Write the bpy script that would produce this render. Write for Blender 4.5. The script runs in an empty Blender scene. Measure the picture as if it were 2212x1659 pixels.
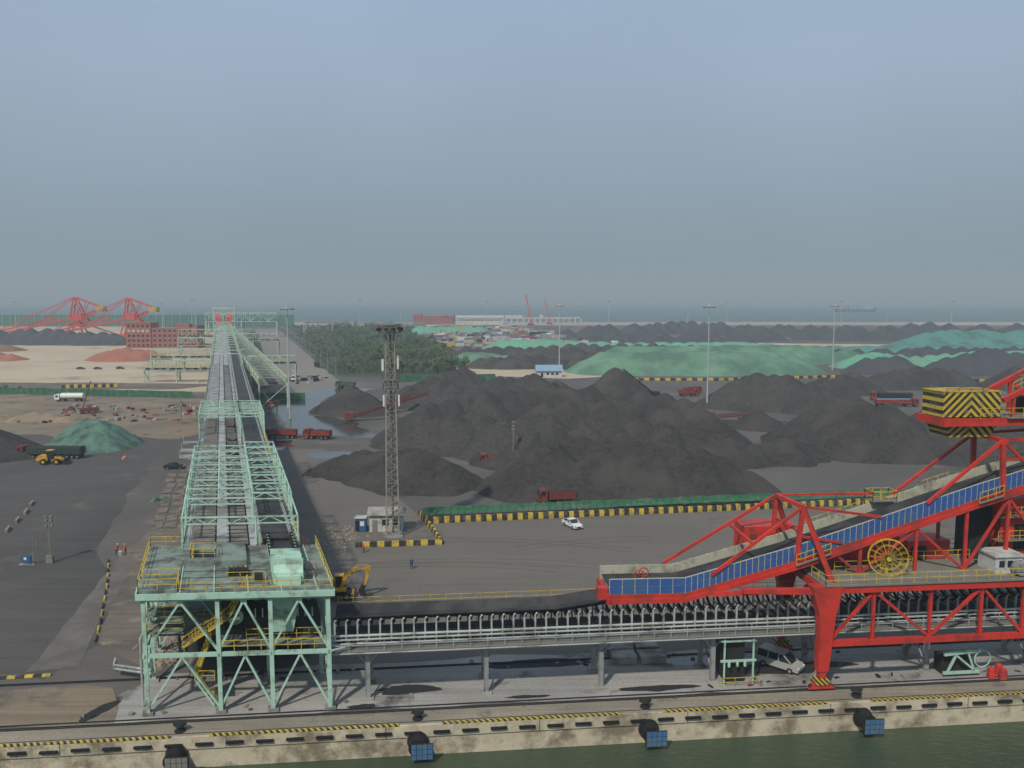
import bpy, bmesh, math, random
from mathutils import Vector, noise, Matrix
random.seed(7)
R=random.uniform
# ------------------------------------------------------------------ helpers
def lin(c):
    c=c/255.
    return c/12.92 if c<=0.04045 else ((c+0.055)/1.055)**2.4
def S(r,g,b,k=1.0): return (lin(r)*k,lin(g)*k,lin(b)*k)
def mat(name,col,rough=0.7,var=0.12,scale=0.6,metal=0.0,bump=0.0,spec=0.3,dirt=None,dscale=0.25,dthr=0.55,bd=0.25):
    m=bpy.data.materials.new(name);m.use_nodes=True;nt=m.node_tree;N=nt.nodes;L=nt.links
    b=N["Principled BSDF"];b.inputs["Roughness"].default_value=rough;b.inputs["Metallic"].default_value=metal
    b.inputs["Specular IOR Level"].default_value=spec
    tc=N.new("ShaderNodeTexCoord");no=N.new("ShaderNodeTexNoise");no.inputs["Scale"].default_value=scale;no.inputs["Detail"].default_value=6
    L.new(tc.outputs["Object"],no.inputs["Vector"])
    mx=N.new("ShaderNodeMix");mx.data_type='RGBA'
    mx.inputs[6].default_value=(*[max(0,c*(1-var*2)) for c in col],1);mx.inputs[7].default_value=(*[min(1,c*(1+var*2)) for c in col],1)
    L.new(no.outputs["Fac"],mx.inputs[0]);out=mx.outputs[2]
    if dirt:
        n2=N.new("ShaderNodeTexNoise");n2.inputs["Scale"].default_value=dscale;n2.inputs["Detail"].default_value=8;n2.inputs["Roughness"].default_value=0.65
        L.new(tc.outputs["Object"],n2.inputs["Vector"])
        mr=N.new("ShaderNodeMapRange");mr.inputs[1].default_value=dthr-0.06;mr.inputs[2].default_value=dthr+0.1
        L.new(n2.outputs["Fac"],mr.inputs[0])
        m2=N.new("ShaderNodeMix");m2.data_type='RGBA';L.new(mr.outputs[0],m2.inputs[0]);L.new(out,m2.inputs[6]);m2.inputs[7].default_value=(*dirt,1);out=m2.outputs[2]
    L.new(out,b.inputs["Base Color"])
    if bump:
        n3=N.new("ShaderNodeTexNoise");n3.inputs["Scale"].default_value=scale*4;n3.inputs["Detail"].default_value=7;n3.inputs["Roughness"].default_value=.65
        L.new(tc.outputs["Object"],n3.inputs["Vector"])
        bp=N.new("ShaderNodeBump");bp.inputs["Strength"].default_value=min(1,bump);bp.inputs["Distance"].default_value=bd
        L.new(n3.outputs["Fac"],bp.inputs["Height"]);L.new(bp.outputs[0],b.inputs["Normal"])
    return m
def hazard(name,vec,period,c1,c2,chev=None):
    m=bpy.data.materials.new(name);m.use_nodes=True;nt=m.node_tree;N=nt.nodes;L=nt.links
    b=N["Principled BSDF"];b.inputs["Roughness"].default_value=0.6
    tc=N.new("ShaderNodeTexCoord")
    if chev is not None:
        sp=N.new("ShaderNodeSeparateXYZ");L.new(tc.outputs["Object"],sp.inputs[0])
        a=N.new("ShaderNodeMath");a.operation='SUBTRACT';L.new(sp.outputs[0],a.inputs[0]);a.inputs[1].default_value=chev
        ab=N.new("ShaderNodeMath");ab.operation='ABSOLUTE';L.new(a.outputs[0],ab.inputs[0])
        ad=N.new("ShaderNodeMath");ad.operation='ADD';L.new(ab.outputs[0],ad.inputs[0]);L.new(sp.outputs[2],ad.inputs[1]);src=ad.outputs[0]
    else:
        d=N.new("ShaderNodeVectorMath");d.operation='DOT_PRODUCT';d.inputs[1].default_value=vec;L.new(tc.outputs["Object"],d.inputs[0]);src=d.outputs["Value"]
    dv=N.new("ShaderNodeMath");dv.operation='DIVIDE';L.new(src,dv.inputs[0]);dv.inputs[1].default_value=period
    fr=N.new("ShaderNodeMath");fr.operation='FRACT';L.new(dv.outputs[0],fr.inputs[0])
    gt=N.new("ShaderNodeMath");gt.operation='GREATER_THAN';L.new(fr.outputs[0],gt.inputs[0]);gt.inputs[1].default_value=0.5
    mx=N.new("ShaderNodeMix");mx.data_type='RGBA';mx.inputs[6].default_value=(*c1,1);mx.inputs[7].default_value=(*c2,1);L.new(gt.outputs[0],mx.inputs[0])
    no=N.new("ShaderNodeTexNoise");no.inputs["Scale"].default_value=1.5;no.inputs["Detail"].default_value=8;L.new(tc.outputs["Object"],no.inputs["Vector"])
    mr=N.new("ShaderNodeMapRange");mr.inputs[1].default_value=0.48;mr.inputs[2].default_value=0.72;mr.inputs[4].default_value=0.65;L.new(no.outputs["Fac"],mr.inputs[0])
    m2=N.new("ShaderNodeMix");m2.data_type='RGBA';L.new(mr.outputs[0],m2.inputs[0]);L.new(mx.outputs[2],m2.inputs[6]);m2.inputs[7].default_value=(.15,.14,.11,1)
    L.new(m2.outputs[2],b.inputs["Base Color"]);return m
def gmat(name,c1,c2,c3,s1=0.03,s2=0.25,thr=0.56,rough=0.9,ang=0.0,streak=0.5,bump=0.3):
    """worn ground: two tones, stains, stretched tyre tracks, fine grain"""
    m=bpy.data.materials.new(name);m.use_nodes=True;nt=m.node_tree;N=nt.nodes;L=nt.links
    b=N["Principled BSDF"];b.inputs["Roughness"].default_value=rough;b.inputs["Specular IOR Level"].default_value=0.2
    tc=N.new("ShaderNodeTexCoord")
    def noi(sc,det=7,mp=None,ro=0.6,dist=0.0):
        n=N.new("ShaderNodeTexNoise");n.inputs["Scale"].default_value=sc;n.inputs["Detail"].default_value=det;n.inputs["Roughness"].default_value=ro;n.inputs["Distortion"].default_value=dist
        L.new(mp or tc.outputs["Object"],n.inputs["Vector"]);return n.outputs["Fac"]
    def rng(f,a,bb,t0=0,t1=1):
        r=N.new("ShaderNodeMapRange");r.inputs[1].default_value=a;r.inputs[2].default_value=bb;r.inputs[3].default_value=t0;r.inputs[4].default_value=t1;L.new(f,r.inputs[0]);return r.outputs[0]
    def mix(f,a,bb,mode='MIX'):
        x=N.new("ShaderNodeMix");x.data_type='RGBA';x.blend_type=mode
        if isinstance(f,float): x.inputs[0].default_value=f
        else: L.new(f,x.inputs[0])
        for i,q in ((6,a),(7,bb)):
            if isinstance(q,tuple): x.inputs[i].default_value=(*q,1)
            else: L.new(q,x.inputs[i])
        return x.outputs[2]
    o=mix(rng(noi(s1,dist=0.6),0.35,0.65),c1,c2)
    o=mix(rng(noi(s2),thr,thr+0.12),o,c3)
    mp=N.new("ShaderNodeMapping");mp.inputs["Rotation"].default_value=(0,0,ang);mp.inputs["Scale"].default_value=(0.03,0.9,1);L.new(tc.outputs["Object"],mp.inputs[0])
    st=rng(noi(1.0,5,mp.outputs[0],dist=1.6),0.4,0.7,1.0,1.0-streak*0.6)
    g=rng(noi(4.0,4),0.3,0.7,0.84,1.16)
    ml=N.new("ShaderNodeMath");ml.operation='MULTIPLY';L.new(st,ml.inputs[0]);L.new(g,ml.inputs[1])
    cb=N.new("ShaderNodeVectorMath");cb.operation='SCALE';L.new(o,cb.inputs[0]);L.new(ml.outputs[0],cb.inputs["Scale"])
    L.new(cb.outputs[0],b.inputs["Base Color"])
    if bump:
        bp=N.new("ShaderNodeBump");bp.inputs["Strength"].default_value=bump;bp.inputs["Distance"].default_value=0.1;L.new(noi(1.2,8),bp.inputs["Height"]);L.new(bp.outputs[0],b.inputs["Normal"])
    return m
class MB:
    def __init__(s): s.v=[];s.f=[];s.m=[];s.mats=[]
    def mi(s,m):
        if m not in s.mats: s.mats.append(m)
        return s.mats.index(m)
    def hexa(s,p,m):
        n=len(s.v);s.v+=[tuple(q) for q in p];k=s.mi(m)
        for f in ((0,3,2,1),(4,5,6,7),(0,1,5,4),(1,2,6,5),(2,3,7,6),(3,0,4,7)): s.f.append(tuple(n+i for i in f));s.m.append(k)
    def box(s,fr,x0,x1,y0,y1,z0,z1,m):
        s.hexa([fr(x0,y0,z0),fr(x1,y0,z0),fr(x1,y1,z0),fr(x0,y1,z0),fr(x0,y0,z1),fr(x1,y0,z1),fr(x1,y1,z1),fr(x0,y1,z1)],m)
    def beam(s,p,q,w,h,m):
        p=Vector(p);q=Vector(q);d=(q-p)
        if d.length<1e-6: return
        d.normalize();sd=d.cross(Vector((0,0,1)))
        if sd.length<0.05: sd=Vector((1,0,0))
        sd.normalize();up=sd.cross(d);a=sd*w/2;b=up*h/2
        s.hexa([p-a-b,p+a-b,q+a-b,q-a-b,p-a+b,p+a+b,q+a+b,q-a+b],m)
    def cyl(s,p,q,r,r2=None,n=10,m=None,caps=True):
        r2=r if r2 is None else r2
        p=Vector(p);q=Vector(q);d=(q-p).normalized();a=d.orthogonal().normalized();b=d.cross(a);k=s.mi(m);o=len(s.v)
        for c,rr in ((p,r),(q,r2)):
            for i in range(n):
                t=2*math.pi*i/n;s.v.append(tuple(c+a*math.cos(t)*rr+b*math.sin(t)*rr))
        for i in range(n): s.f.append((o+i,o+(i+1)%n,o+n+(i+1)%n,o+n+i));s.m.append(k)
        if caps: s.f.append(tuple(o+n-1-i for i in range(n)));s.m.append(k);s.f.append(tuple(o+n+i for i in range(n)));s.m.append(k)
    def poly(s,pts,m):
        o=len(s.v);s.v+=[tuple(p) for p in pts];s.f.append(tuple(range(o,o+len(pts))));s.m.append(s.mi(m))
    def prism(s,fr,prof,y0,y1,m,inset=0.0,zi=0.0):
        o=len(s.v);n=len(prof);k=s.mi(m)
        for y,sg in ((y0,1),(y1,-1)):
            for x,z in prof: s.v.append(tuple(fr(x,y+(sg*inset if z>zi else 0),z)))
        s.f.append(tuple(o+i for i in range(n)));s.m.append(k);s.f.append(tuple(o+2*n-1-i for i in range(n)));s.m.append(k)
        for i in range(n): s.f.append((o+i,o+n+i,o+n+(i+1)%n,o+(i+1)%n));s.m.append(k)
    def ring(s,c,axis,r,t,n,m):
        c=Vector(c);ax=Vector(axis).normalized();a=ax.orthogonal().normalized();b=ax.cross(a)
        P=[c+a*math.cos(2*math.pi*i/n)*r+b*math.sin(2*math.pi*i/n)*r for i in range(n)]
        for i in range(n): s.cyl(P[i],P[(i+1)%n],t,t,5,m)
    def rail(s,pts,h,m,sp=1.6,t=0.055,bars=(1.0,0.5)):
        for p,q in zip(pts[:-1],pts[1:]):
            p=Vector(p);q=Vector(q);n=max(1,int((q-p).length/sp))
            for i in range(n+1):
                c=p.lerp(q,i/n);s.beam(c,c+Vector((0,0,h)),t,t,m)
            for b in bars:
                u=Vector((0,0,h*b));s.beam(p+u,q+u,t,t,m)
    def build(s,name,smooth=False,recalc=True):
        me=bpy.data.meshes.new(name);me.from_pydata(s.v,[],s.f)
        for m in s.mats: me.materials.append(m)
        me.polygons.foreach_set("material_index",s.m)
        if recalc:
            bm=bmesh.new();bm.from_mesh(me);bmesh.ops.recalc_face_normals(bm,faces=bm.faces);bm.to_mesh(me);bm.free()
        if smooth:
            me.polygons.foreach_set("use_smooth",[True]*len(me.polygons))
        me.update();ob=bpy.data.objects.new(name,me);bpy.context.scene.collection.objects.link(ob);return ob
th=math.radians(5.8);CT,ST=math.cos(th),math.sin(th)
def Q(a,b,z): return (a*CT-b*ST, 74+a*ST+b*CT, z)         # quay frame: along, inland, up
def T(w,t,z): return (-35.3+w-0.357*t, 74.9+0.07*w+t, z)   # transfer tower frame
def GA(w,t,z): return (-29.8-0.357*(t-86.9)+w, t+0.07*w, z) # long conveyor gallery frame
def LF(x,y,ang,z0=0,sc=1.0):
    c,s_=math.cos(ang),math.sin(ang)
    return lambda a,b,z:(x+(a*c-b*s_)*sc,y+(a*s_+b*c)*sc,z0+z*sc)
W=lambda x,y,z:(x,y,z)
# ------------------------------------------------------------------ materials
mint=mat("mint_paint",S(160,194,176),0.6,0.10,0.5,dirt=S(116,124,110),dscale=0.6,dthr=0.57)
mintf=mat("mint_paint_far",S(166,188,168),0.7,0.08,0.2,dirt=S(130,138,122),dscale=0.3,dthr=0.55)  # mint greyed for the far galleries, distance haze put into the colour
mintd=mat("mint_deck",S(124,138,128),0.75,0.15,0.4,dirt=S(80,82,76),dscale=0.4,dthr=0.5)
yellow=mat("yellow_paint",S(194,166,46),0.6,0.12,1,dirt=S(120,105,56),dscale=1.2,dthr=0.56)
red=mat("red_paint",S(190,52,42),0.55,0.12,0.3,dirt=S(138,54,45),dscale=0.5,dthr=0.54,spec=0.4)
redfar=mat("red_paint_far",S(186,72,64),0.6,0.08,0.1)  # paler red for far machines, aerial haze worked into the colour
redtruck=mat("red_truck",S(146,52,45),0.5,0.15,1,dirt=S(88,56,48),dscale=0.8,dthr=0.5)
brownred=mat("rusty_red",S(110,56,48),0.8,0.2,1)
blue=mat("blue_panel",S(48,86,148),0.45,0.10,0.5,spec=0.5,dirt=S(66,95,132),dscale=0.5,dthr=0.56)
frameL=mat("panel_frame",S(172,172,150),0.6,0.08,1)
beige=mat("beige_panel",S(172,172,154),0.7,0.1,0.5,dirt=S(126,124,108),dscale=0.5,dthr=0.55)
steel=mat("galvanised_steel",S(150,154,152),0.5,0.12,0.5,metal=0.2,dirt=S(105,105,100),dscale=0.6,dthr=0.55)
steeld=mat("weathered_steel",S(118,118,110),0.7,0.15,0.6)
pipe=mat("silver_pipe",S(176,182,178),0.4,0.08,0.5,metal=0.2,dirt=S(120,122,116),dscale=0.4,dthr=0.56)
rubber=mat("black_rubber",S(30,30,31),0.75,0.2,1,spec=0.3)
belt=mat("conveyor_belt",S(44,44,46),0.7,0.15,0.3,dirt=S(66,65,64),dscale=0.3,dthr=0.52)
dark=mat("dark_machinery",S(42,41,40),0.8,0.2,1)
glass=mat("dark_glass",S(35,42,50),0.12,0.05,1,spec=0.8)
white=mat("white_paint",S(228,228,225,0.85),0.35,0.04,0.5,spec=0.5)
whited=mat("white_dirty",S(185,186,182),0.6,0.08,0.5,dirt=S(140,138,130),dscale=0.5,dthr=0.54)
concrete=mat("quay_concrete",S(186,176,152),0.85,0.14,0.5,bump=0.3,dirt=S(124,114,94),dscale=0.35,dthr=0.52)
concl=mat("light_concrete",S(150,148,142),0.9,0.14,0.4,dirt=S(95,92,86),dscale=0.3,dthr=0.52)
coal=mat("coal",S(70,67,65),0.92,0.34,1.0,bump=1.0,spec=0.15,dirt=S(84,80,76),dscale=0.09,dthr=0.5,bd=.6)
coalB=mat("coal_pale",S(80,77,74),0.92,0.34,1.0,bump=1.0,spec=0.15,dirt=S(68,66,64),dscale=0.07,dthr=0.52,bd=.6)  # lighter coal, light-dark shading between neighbouring heaps painted as colour
coalf=mat("coal_distant",S(68,69,72),0.9,0.15,0.05,bump=0.4)  # bluish-grey coal for far heaps, haze tint mixed into the base colour
load=mat("coal_load",S(50,49,48),0.9,0.25,1.5,bump=0.6)
net=mat("green_dust_net",S(98,134,110),0.9,0.16,0.06,bump=0.25,dirt=S(78,108,92),dscale=0.05,dthr=0.48)
netb=mat("green_dust_net_bright",S(92,156,130),0.9,0.14,0.06,bump=0.2,dirt=S(112,140,118),dscale=0.07,dthr=0.52)
nett=mat("teal_dust_net",S(82,134,120),0.9,0.16,0.06,bump=0.2,dirt=S(68,100,94),dscale=0.06,dthr=0.52)
nettn=mat("teal_net_near",S(84,116,102),0.9,0.2,0.5,bump=0.6,dirt=S(62,76,68),dscale=0.3,dthr=0.52)
ore=mat("iron_ore",S(152,98,78),0.95,0.15,0.1,bump=0.4)
oreb=mat("brown_ore",S(122,94,74),0.95,0.15,0.1,bump=0.4)
gfence=mat("green_fence_net",S(54,98,72),0.85,0.25,0.8,dirt=S(84,110,90),dscale=.4,dthr=.56)
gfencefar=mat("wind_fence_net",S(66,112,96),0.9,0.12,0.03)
brick=mat("brick",S(148,94,80),0.9,0.1,0.2)
brickf=mat("brick_distant",S(156,90,84),0.9,0.1,0.05)
rock=mat("rubble_stone",S(135,125,110),0.95,0.25,1.0,bump=0.4)
asph=gmat("asphalt_yard",S(112,106,98),S(101,97,91),S(87,84,80),0.02,0.09,0.6,ang=0.2,streak=0.22,bump=.15)
asphd=gmat("asphalt_coal_stained",S(92,88,85),S(75,73,71),S(108,102,95),0.025,0.08,0.6,ang=-1.2,streak=0.35,bump=.15)
yardg=gmat("yard_ground",S(102,98,93),S(82,79,76),S(120,113,104),0.012,0.05,0.58,ang=0.5,streak=0.25,bump=.2)
aprong=gmat("apron_concrete",S(164,161,156),S(136,134,130),S(70,69,68),0.06,0.13,0.55,ang=0.1,streak=0.35,bump=.15)
quayg=gmat("quay_top_concrete",S(148,139,122),S(126,120,108),S(98,94,86),0.08,0.3,0.58,ang=0.1,streak=0.4,bump=.2)
sand=gmat("sandy_ground",S(196,180,154),S(174,160,138),S(146,135,120),0.01,0.03,0.56,ang=0.1,streak=0.4,bump=0.1)
dirtg=gmat("dirt_ground",S(142,127,106),S(118,108,94),S(92,87,80),0.05,0.12,0.55,ang=0.1,streak=0.5)
debg=gmat("debris_ground",S(118,109,98),S(92,87,81),S(140,130,115),0.08,0.3,0.55,ang=-1.2,streak=0.4)
roadg=gmat("road_surface",S(136,130,122),S(122,117,111),S(106,103,99),0.01,0.05,0.6,ang=-1.2,streak=0.3)
beach=gmat("beach_sand",S(172,162,146),S(156,148,136),S(146,138,128),0.004,0.02,0.6,bump=0)
grass=gmat("grove_ground",S(76,84,58),S(62,70,50),S(98,92,72),0.05,0.15,0.6,bump=0.2)
track=gmat("tyre_marks",S(94,90,85),S(86,83,79),S(100,95,89),0.05,0.5,0.5,bump=0,streak=.2)
wet=gmat("wet_ground",S(66,66,66),S(54,55,56),S(80,77,73),0.05,0.2,0.6,rough=0.1,bump=0.02);wet.node_tree.nodes["Principled BSDF"].inputs["Specular IOR Level"].default_value=0.9
YC=S(190,164,48);BC=S(38,37,36)
hz_quay=hazard("hazard_edge",(1.0,0.9,0),0.62,YC,BC)
hz_chev=hazard("hazard_chevron",None,0.85,YC,BC,chev=50.2)
hz_small=hazard("hazard_small",(1,0,1),0.5,YC,BC)
ypaint=mat("barrier_yellow",S(190,164,56),0.7,0.12,1.5,dirt=S(124,112,74),dscale=1,dthr=0.52)
bpaint=mat("barrier_black",S(44,43,41),0.7,0.2,1.5,dirt=S(88,83,76),dscale=1,dthr=0.54)
bark=mat("bark",S(78,68,56),0.9,0.2,2)
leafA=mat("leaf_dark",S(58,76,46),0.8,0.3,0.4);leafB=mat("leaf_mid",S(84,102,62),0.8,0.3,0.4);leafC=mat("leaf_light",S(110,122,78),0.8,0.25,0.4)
skin=mat("skin",S(190,140,110),0.6,0.05,2);hair=mat("hair",S(25,22,20),0.8,0.1,2)
orangec=mat("hi_vis_orange",S(225,95,40),0.7,0.05,2);bluec=mat("work_blue",S(50,75,110),0.8,0.1,2);trous=mat("dark_trousers",S(45,48,58),0.8,0.1,2)
mfar=mat("distant_steel",S(160,168,170),0.7,.05,.1)
# ------------------------------------------------------------------ ground sheets
def sheet(name,pts,z,m,jit=0.0,step=4.0,seed=0):
    rs=random.Random(seed);out=[]
    for i in range(len(pts)):
        p=Vector(pts[i]);q=Vector(pts[(i+1)%len(pts)]);n=max(1,int((q-p).length/step)) if jit else 1
        for k in range(n):
            c=p.lerp(q,k/n)
            if jit: c=c+Vector((rs.uniform(-jit,jit),rs.uniform(-jit,jit)))
            out.append((c.x,c.y,z))
    mb=MB();mb.poly(out,m);ob=mb.build(name,recalc=False)
    me=ob.data
    if me.polygons[0].normal.z<0:
        me.flip_normals()
    bm=bmesh.new();bm.from_mesh(me);bmesh.ops.triangulate(bm,faces=bm.faces);bm.to_mesh(me);bm.free()
    return ob
def blobsheet(name,cx,cy,rx,ry,ang,z,m,seed):
    """rounded irregular stain"""
    pts=[];n=48
    for i in range(n):
        t=2*math.pi*i/n;k=1+.45*noise.noise(Vector((math.cos(t)*1.2,math.sin(t)*1.2,seed*3.1)))+.18*noise.noise(Vector((math.cos(t)*4,math.sin(t)*4,seed*5.3)))
        a,b=rx*k*math.cos(t),ry*k*math.sin(t);pts.append((cx+a*math.cos(ang)-b*math.sin(ang),cy+a*math.sin(ang)+b*math.cos(ang)))
    return sheet(name,pts,z,m)
def q2(a,b): return Q(a,b,0)[:2]
def g2(w,t): return GA(w,t,0)[:2]
sheet("ground",[q2(-1500,3),q2(1500,3),(2600,1480),(-2600,1500)],0,yardg)
mb=MB();mb.box(Q,-160,160,0.0,3.0,-6,0.02,quayg)
quay=mb.build("quay_deck")
mb=MB();mb.box(Q,-160,160,-0.35,-0.003,-1.1,0.03,concrete);mb.box(Q,-160,160,-0.2,-0.003,-6,-1.1,concrete)
k=-158
while k<158:
    mb.box(Q,k,k+0.06,-0.36,-0.34,-1.1,0.02,dark);k+=14.6
mb.build("quay_wall")
mb=MB()
segs=[(-56,-31.5),(-28,-10.7),(-6.7,10.5),(14.8,31.5),(36,54),(58,76),(-80,-60),(80,98)]
for s0,s1 in segs: mb.box(Q,s0,s1,-0.36,0.02,0.03,0.14,hz_quay)
mb.build("quay_edge_kerb")
mb=MB();a=-100
while a<100:
    j=R(-.04,.04)
    mb.box(Q,a,a+1.55,-0.55,-0.352,-0.72+j,-0.48+j,rubber);mb.box(Q,a+0.15,a+1.4,-0.6,-0.55,-0.68+j,-0.52+j,rubber);a+=2.72
mb.build("rubber_fender_strip")
fpan=mat("fender_panel",S(62,100,138),.6,.12,.8,dirt=S(90,108,116),dscale=1,dthr=.5)
for i,a in enumerate([-75,-53,-31,-9,13.3,35.2,57,79]):
    mb=MB();mb.cyl(Q(a,-0.36,-1.5),Q(a,-1.7,-1.5),0.85,0.85,20,rubber);mb.cyl(Q(a,-0.36,-1.5),Q(a,-0.45,-1.5),1.0,1.0,20,dark)
    pm=fpan if a>-20 else steeld
    mb.box(Q,a-0.6,a+1.45,-1.9,-1.7,-2.5,-1.0,dark)
    for ix in range(4):
        for iz in range(3): mb.box(Q,a-0.55+ix*0.5,a-0.10+ix*0.5,-1.97,-1.9,-2.45+iz*0.5,-2.02+iz*0.5,pm)
    mb.build("dock_fender")
    mb=MB();mb.cyl(Q(a+0.0,0.9,0.02),Q(a,0.9,0.16),0.5,0.5,14,dark);mb.cyl(Q(a,0.9,0.16),Q(a,0.9,0.6),0.25,0.3,12,dark);mb.cyl(Q(a,0.9,0.6),Q(a,0.9,0.85),0.48,0.42,12,dark);mb.beam(Q(a-0.6,0.9,0.72),Q(a+0.6,0.9,0.72),0.2,0.2,dark)
    mb.build("mooring_bollard")
def water(name,pts,z,c1,c2,sc,rough,bs,bd):
    m=bpy.data.materials.new(name);m.use_nodes=True;N=m.node_tree.nodes;L=m.node_tree.links;b=N["Principled BSDF"]
    b.inputs["Roughness"].default_value=rough;b.inputs["IOR"].default_value=1.33
    tc=N.new("ShaderNodeTexCoord");n=N.new("ShaderNodeTexNoise");n.inputs["Scale"].default_value=sc;n.inputs["Detail"].default_value=6
    mp=N.new("ShaderNodeMapping");mp.inputs["Scale"].default_value=(0.5,1,1);L.new(tc.outputs["Object"],mp.inputs[0]);L.new(mp.outputs[0],n.inputs["Vector"])
    n2=N.new("ShaderNodeTexNoise");n2.inputs["Scale"].default_value=sc*0.06;n2.inputs["Detail"].default_value=3;L.new(tc.outputs["Object"],n2.inputs["Vector"])
    mx=N.new("ShaderNodeMix");mx.data_type='RGBA';mx.inputs[6].default_value=(*c1,1);mx.inputs[7].default_value=(*c2,1);L.new(n2.outputs["Fac"],mx.inputs[0]);L.new(mx.outputs[2],b.inputs["Base Color"])
    bp=N.new("ShaderNodeBump");bp.inputs["Strength"].default_value=bs;bp.inputs["Distance"].default_value=bd;L.new(n.outputs["Fac"],bp.inputs["Height"]);L.new(bp.outputs[0],b.inputs["Normal"])
    mb=MB();mb.poly([(x,y,z) for x,y in pts],m);return mb.build(name,recalc=False)
water("harbour_water",[q2(-1500,-0.1),q2(-1500,-600),q2(1500,-600),q2(1500,-0.1)],-3.0,S(54,66,52),S(70,82,62),1.6,0.1,0.9,0.2)
water("sea",[(-60000,1450),(60000,1450),(60000,90000),(-60000,90000)],-1.2,S(84,108,112),S(76,100,104),0.01,0.6,0.3,1.0)
sheet("beach",[(-2600,1290),(2600,1290),(2600,1478),(-2600,1495)],0.03,beach,6,60,3)
sheet("asphalt_yard_right",[q2(-17,10.5),q2(150,10.5),(150,160),(57,155),(-15,143),(-22,160),(-50,215),(-78,215)],0.012,asph,0.8,6,1)
sheet("asphalt_yard_left",[q2(-120,24),q2(-48,14),(-47,100),(-66,124),(-78,160),(-90,200),(-98,240),(-130,245),(-260,220),(-260,120)],0.012,asphd,1.0,5,2)
sheet("concrete_apron",[q2(-44.5,3.0),q2(150,3.0),q2(150,11.5),q2(40,12),q2(20,13.5),q2(-5,14),q2(-36,13)],0.018,aprong,0.5,4,4)
sheet("dirt_patch",[q2(-120,3.1),q2(-37.5,3.1),q2(-38.5,6.5),q2(-41,11.0),q2(-120,11)],0.024,dirtg,0.5,3,5)
sheet("debris_ground",[(-43,86),(-38,84),g2(-4,95),g2(-5,140),g2(-5,215),g2(-10,215),g2(-11,150),(-62,124),(-49,92)],0.026,debg,0.8,3,6)
sheet("concrete_path",[(-52.5,84),(-47.5,85.2),(-58.5,122),(-61,122)],0.032,mat("path_slab",S(106,102,96),0.9,0.12,0.3,dirt=S(92,88,83),dscale=0.2,dthr=0.46),0.25,3,7)
sheet("sandy_yard",[(-1400,365),(-240,368),(-165,350),(-118,352),g2(-8,380),g2(-8,1000),(-600,1290),(-1600,1290)],0.02,sand,3,14,8)
sheet("dirt_strip",[(-250,255),(-100,232),(-85,250),(-92,330),(-131,327),(-225,345)],0.02,dirtg,3,8,9)
sheet("coal_stained_strip",[(-400,368),(-150,362),(-138,385),(-200,392),(-400,395)],0.03,debg,2,8,10)
sheet("road",[(-111,330),(-78,330),(-80.9,385),(-330,1140),(-362,1140),(-113,385)],0.02,roadg,0,10)
sheet("grove_ground",[(-84,420),(-26,430),(-30,470),(-160,1240),(-345,1240),(-100,440)],0.03,grass,3,15,11)
sheet("grass_verge",[(-115,385),(-119,385),g2(14,950),(-300,960)],0.028,grass,0.5,15,12)
sheet("puddle",[(-66,236),(-58,244),(-47,232),(-40,232),(-44,246),(-52,262),(-60,275),(-70,280),(-76,330),(-70,362),(-66,350),(-62,366),(-88,372),(-92,320),(-86,285),(-74,262),(-72,248)],0.034,wet,1.6,3,13)
blobsheet("puddle",-47,207,6,5,.3,.034,wet,14);blobsheet("puddle",-66,222,5,8,.3,.034,wet,15)
blobsheet("puddle",*q2(22,10.5),4.5,1.2,.1,.034,wet,16)
blobsheet("puddle",73,263,15,3.5,0,.034,wet,17)
blobsheet("coal_spill",*q2(-14.5,3.9),1.6,.45,.1,.03,dark,1);blobsheet("coal_spill",*q2(-10,7),3.5,.9,.1,.03,dark,2);blobsheet("coal_spill",*q2(2,4.2),2.2,.35,.1,.03,dark,3)
blobsheet("coal_spill",*q2(16,4.6),3.5,.7,.1,.03,dark,4);blobsheet("coal_spill",*q2(31,8),7,1.6,.1,.03,dark,5);blobsheet("coal_spill",*q2(4,11.5),6,1,.1,.03,dark,6);blobsheet("coal_spill",*q2(-40,5.6),2.6,.7,1.2,.036,dark,7)
sheet("sandy_clearing",[(-30,430),(30,415),(150,480),(60,600),(-20,640),(-60,560)],0.024,sand,4,12,16)
sheet("sandy_clearing",[(150,560),(460,540),(520,700),(200,760),(60,700)],0.024,sand,8,20,17)
def tracks(name,specs,m,z):
    mb=MB()
    for (cx,cy,r,a0,a1,w,gap) in specs:
        n=max(6,int(abs(a1-a0)*r/1.5))
        for off in (0,gap):
            for i in range(n):
                t0=a0+(a1-a0)*i/n;t1=a0+(a1-a0)*(i+1)/n;r0=r+off;r1=r0+w
                mb.poly([(cx+r0*math.cos(t0),cy+r0*math.sin(t0),z),(cx+r1*math.cos(t0),cy+r1*math.sin(t0),z),(cx+r1*math.cos(t1),cy+r1*math.sin(t1),z),(cx+r0*math.cos(t1),cy+r0*math.sin(t1),z)],m)
        z+=0.002
    ob=mb.build(name,recalc=False)
    for p in ob.data.polygons:
        if p.normal.z<0: p.flip()
rs=random.Random(41)
tracks("tyre_marks",[(-10+rs.uniform(-6,6),60+rs.uniform(-5,5),rs.uniform(58,78),rs.uniform(1.0,1.3),rs.uniform(1.6,2.1),rs.uniform(.2,.4),1.9) for i in range(3)]+[(rs.uniform(20,60),rs.uniform(60,80),rs.uniform(40,60),rs.uniform(1.3,1.6),rs.uniform(2.0,2.5),rs.uniform(.2,.4),1.9) for i in range(3)],track,0.016)
mb=MB()
for b in (2.5,2.5+0.28,11.9,12.15):
    mb.box(Q,-150,150,b-0.035,b+0.035,0.02,0.12,dark)
mb.box(Q,-150,150,3.3,3.55,0.02,0.05,rubber)
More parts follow.
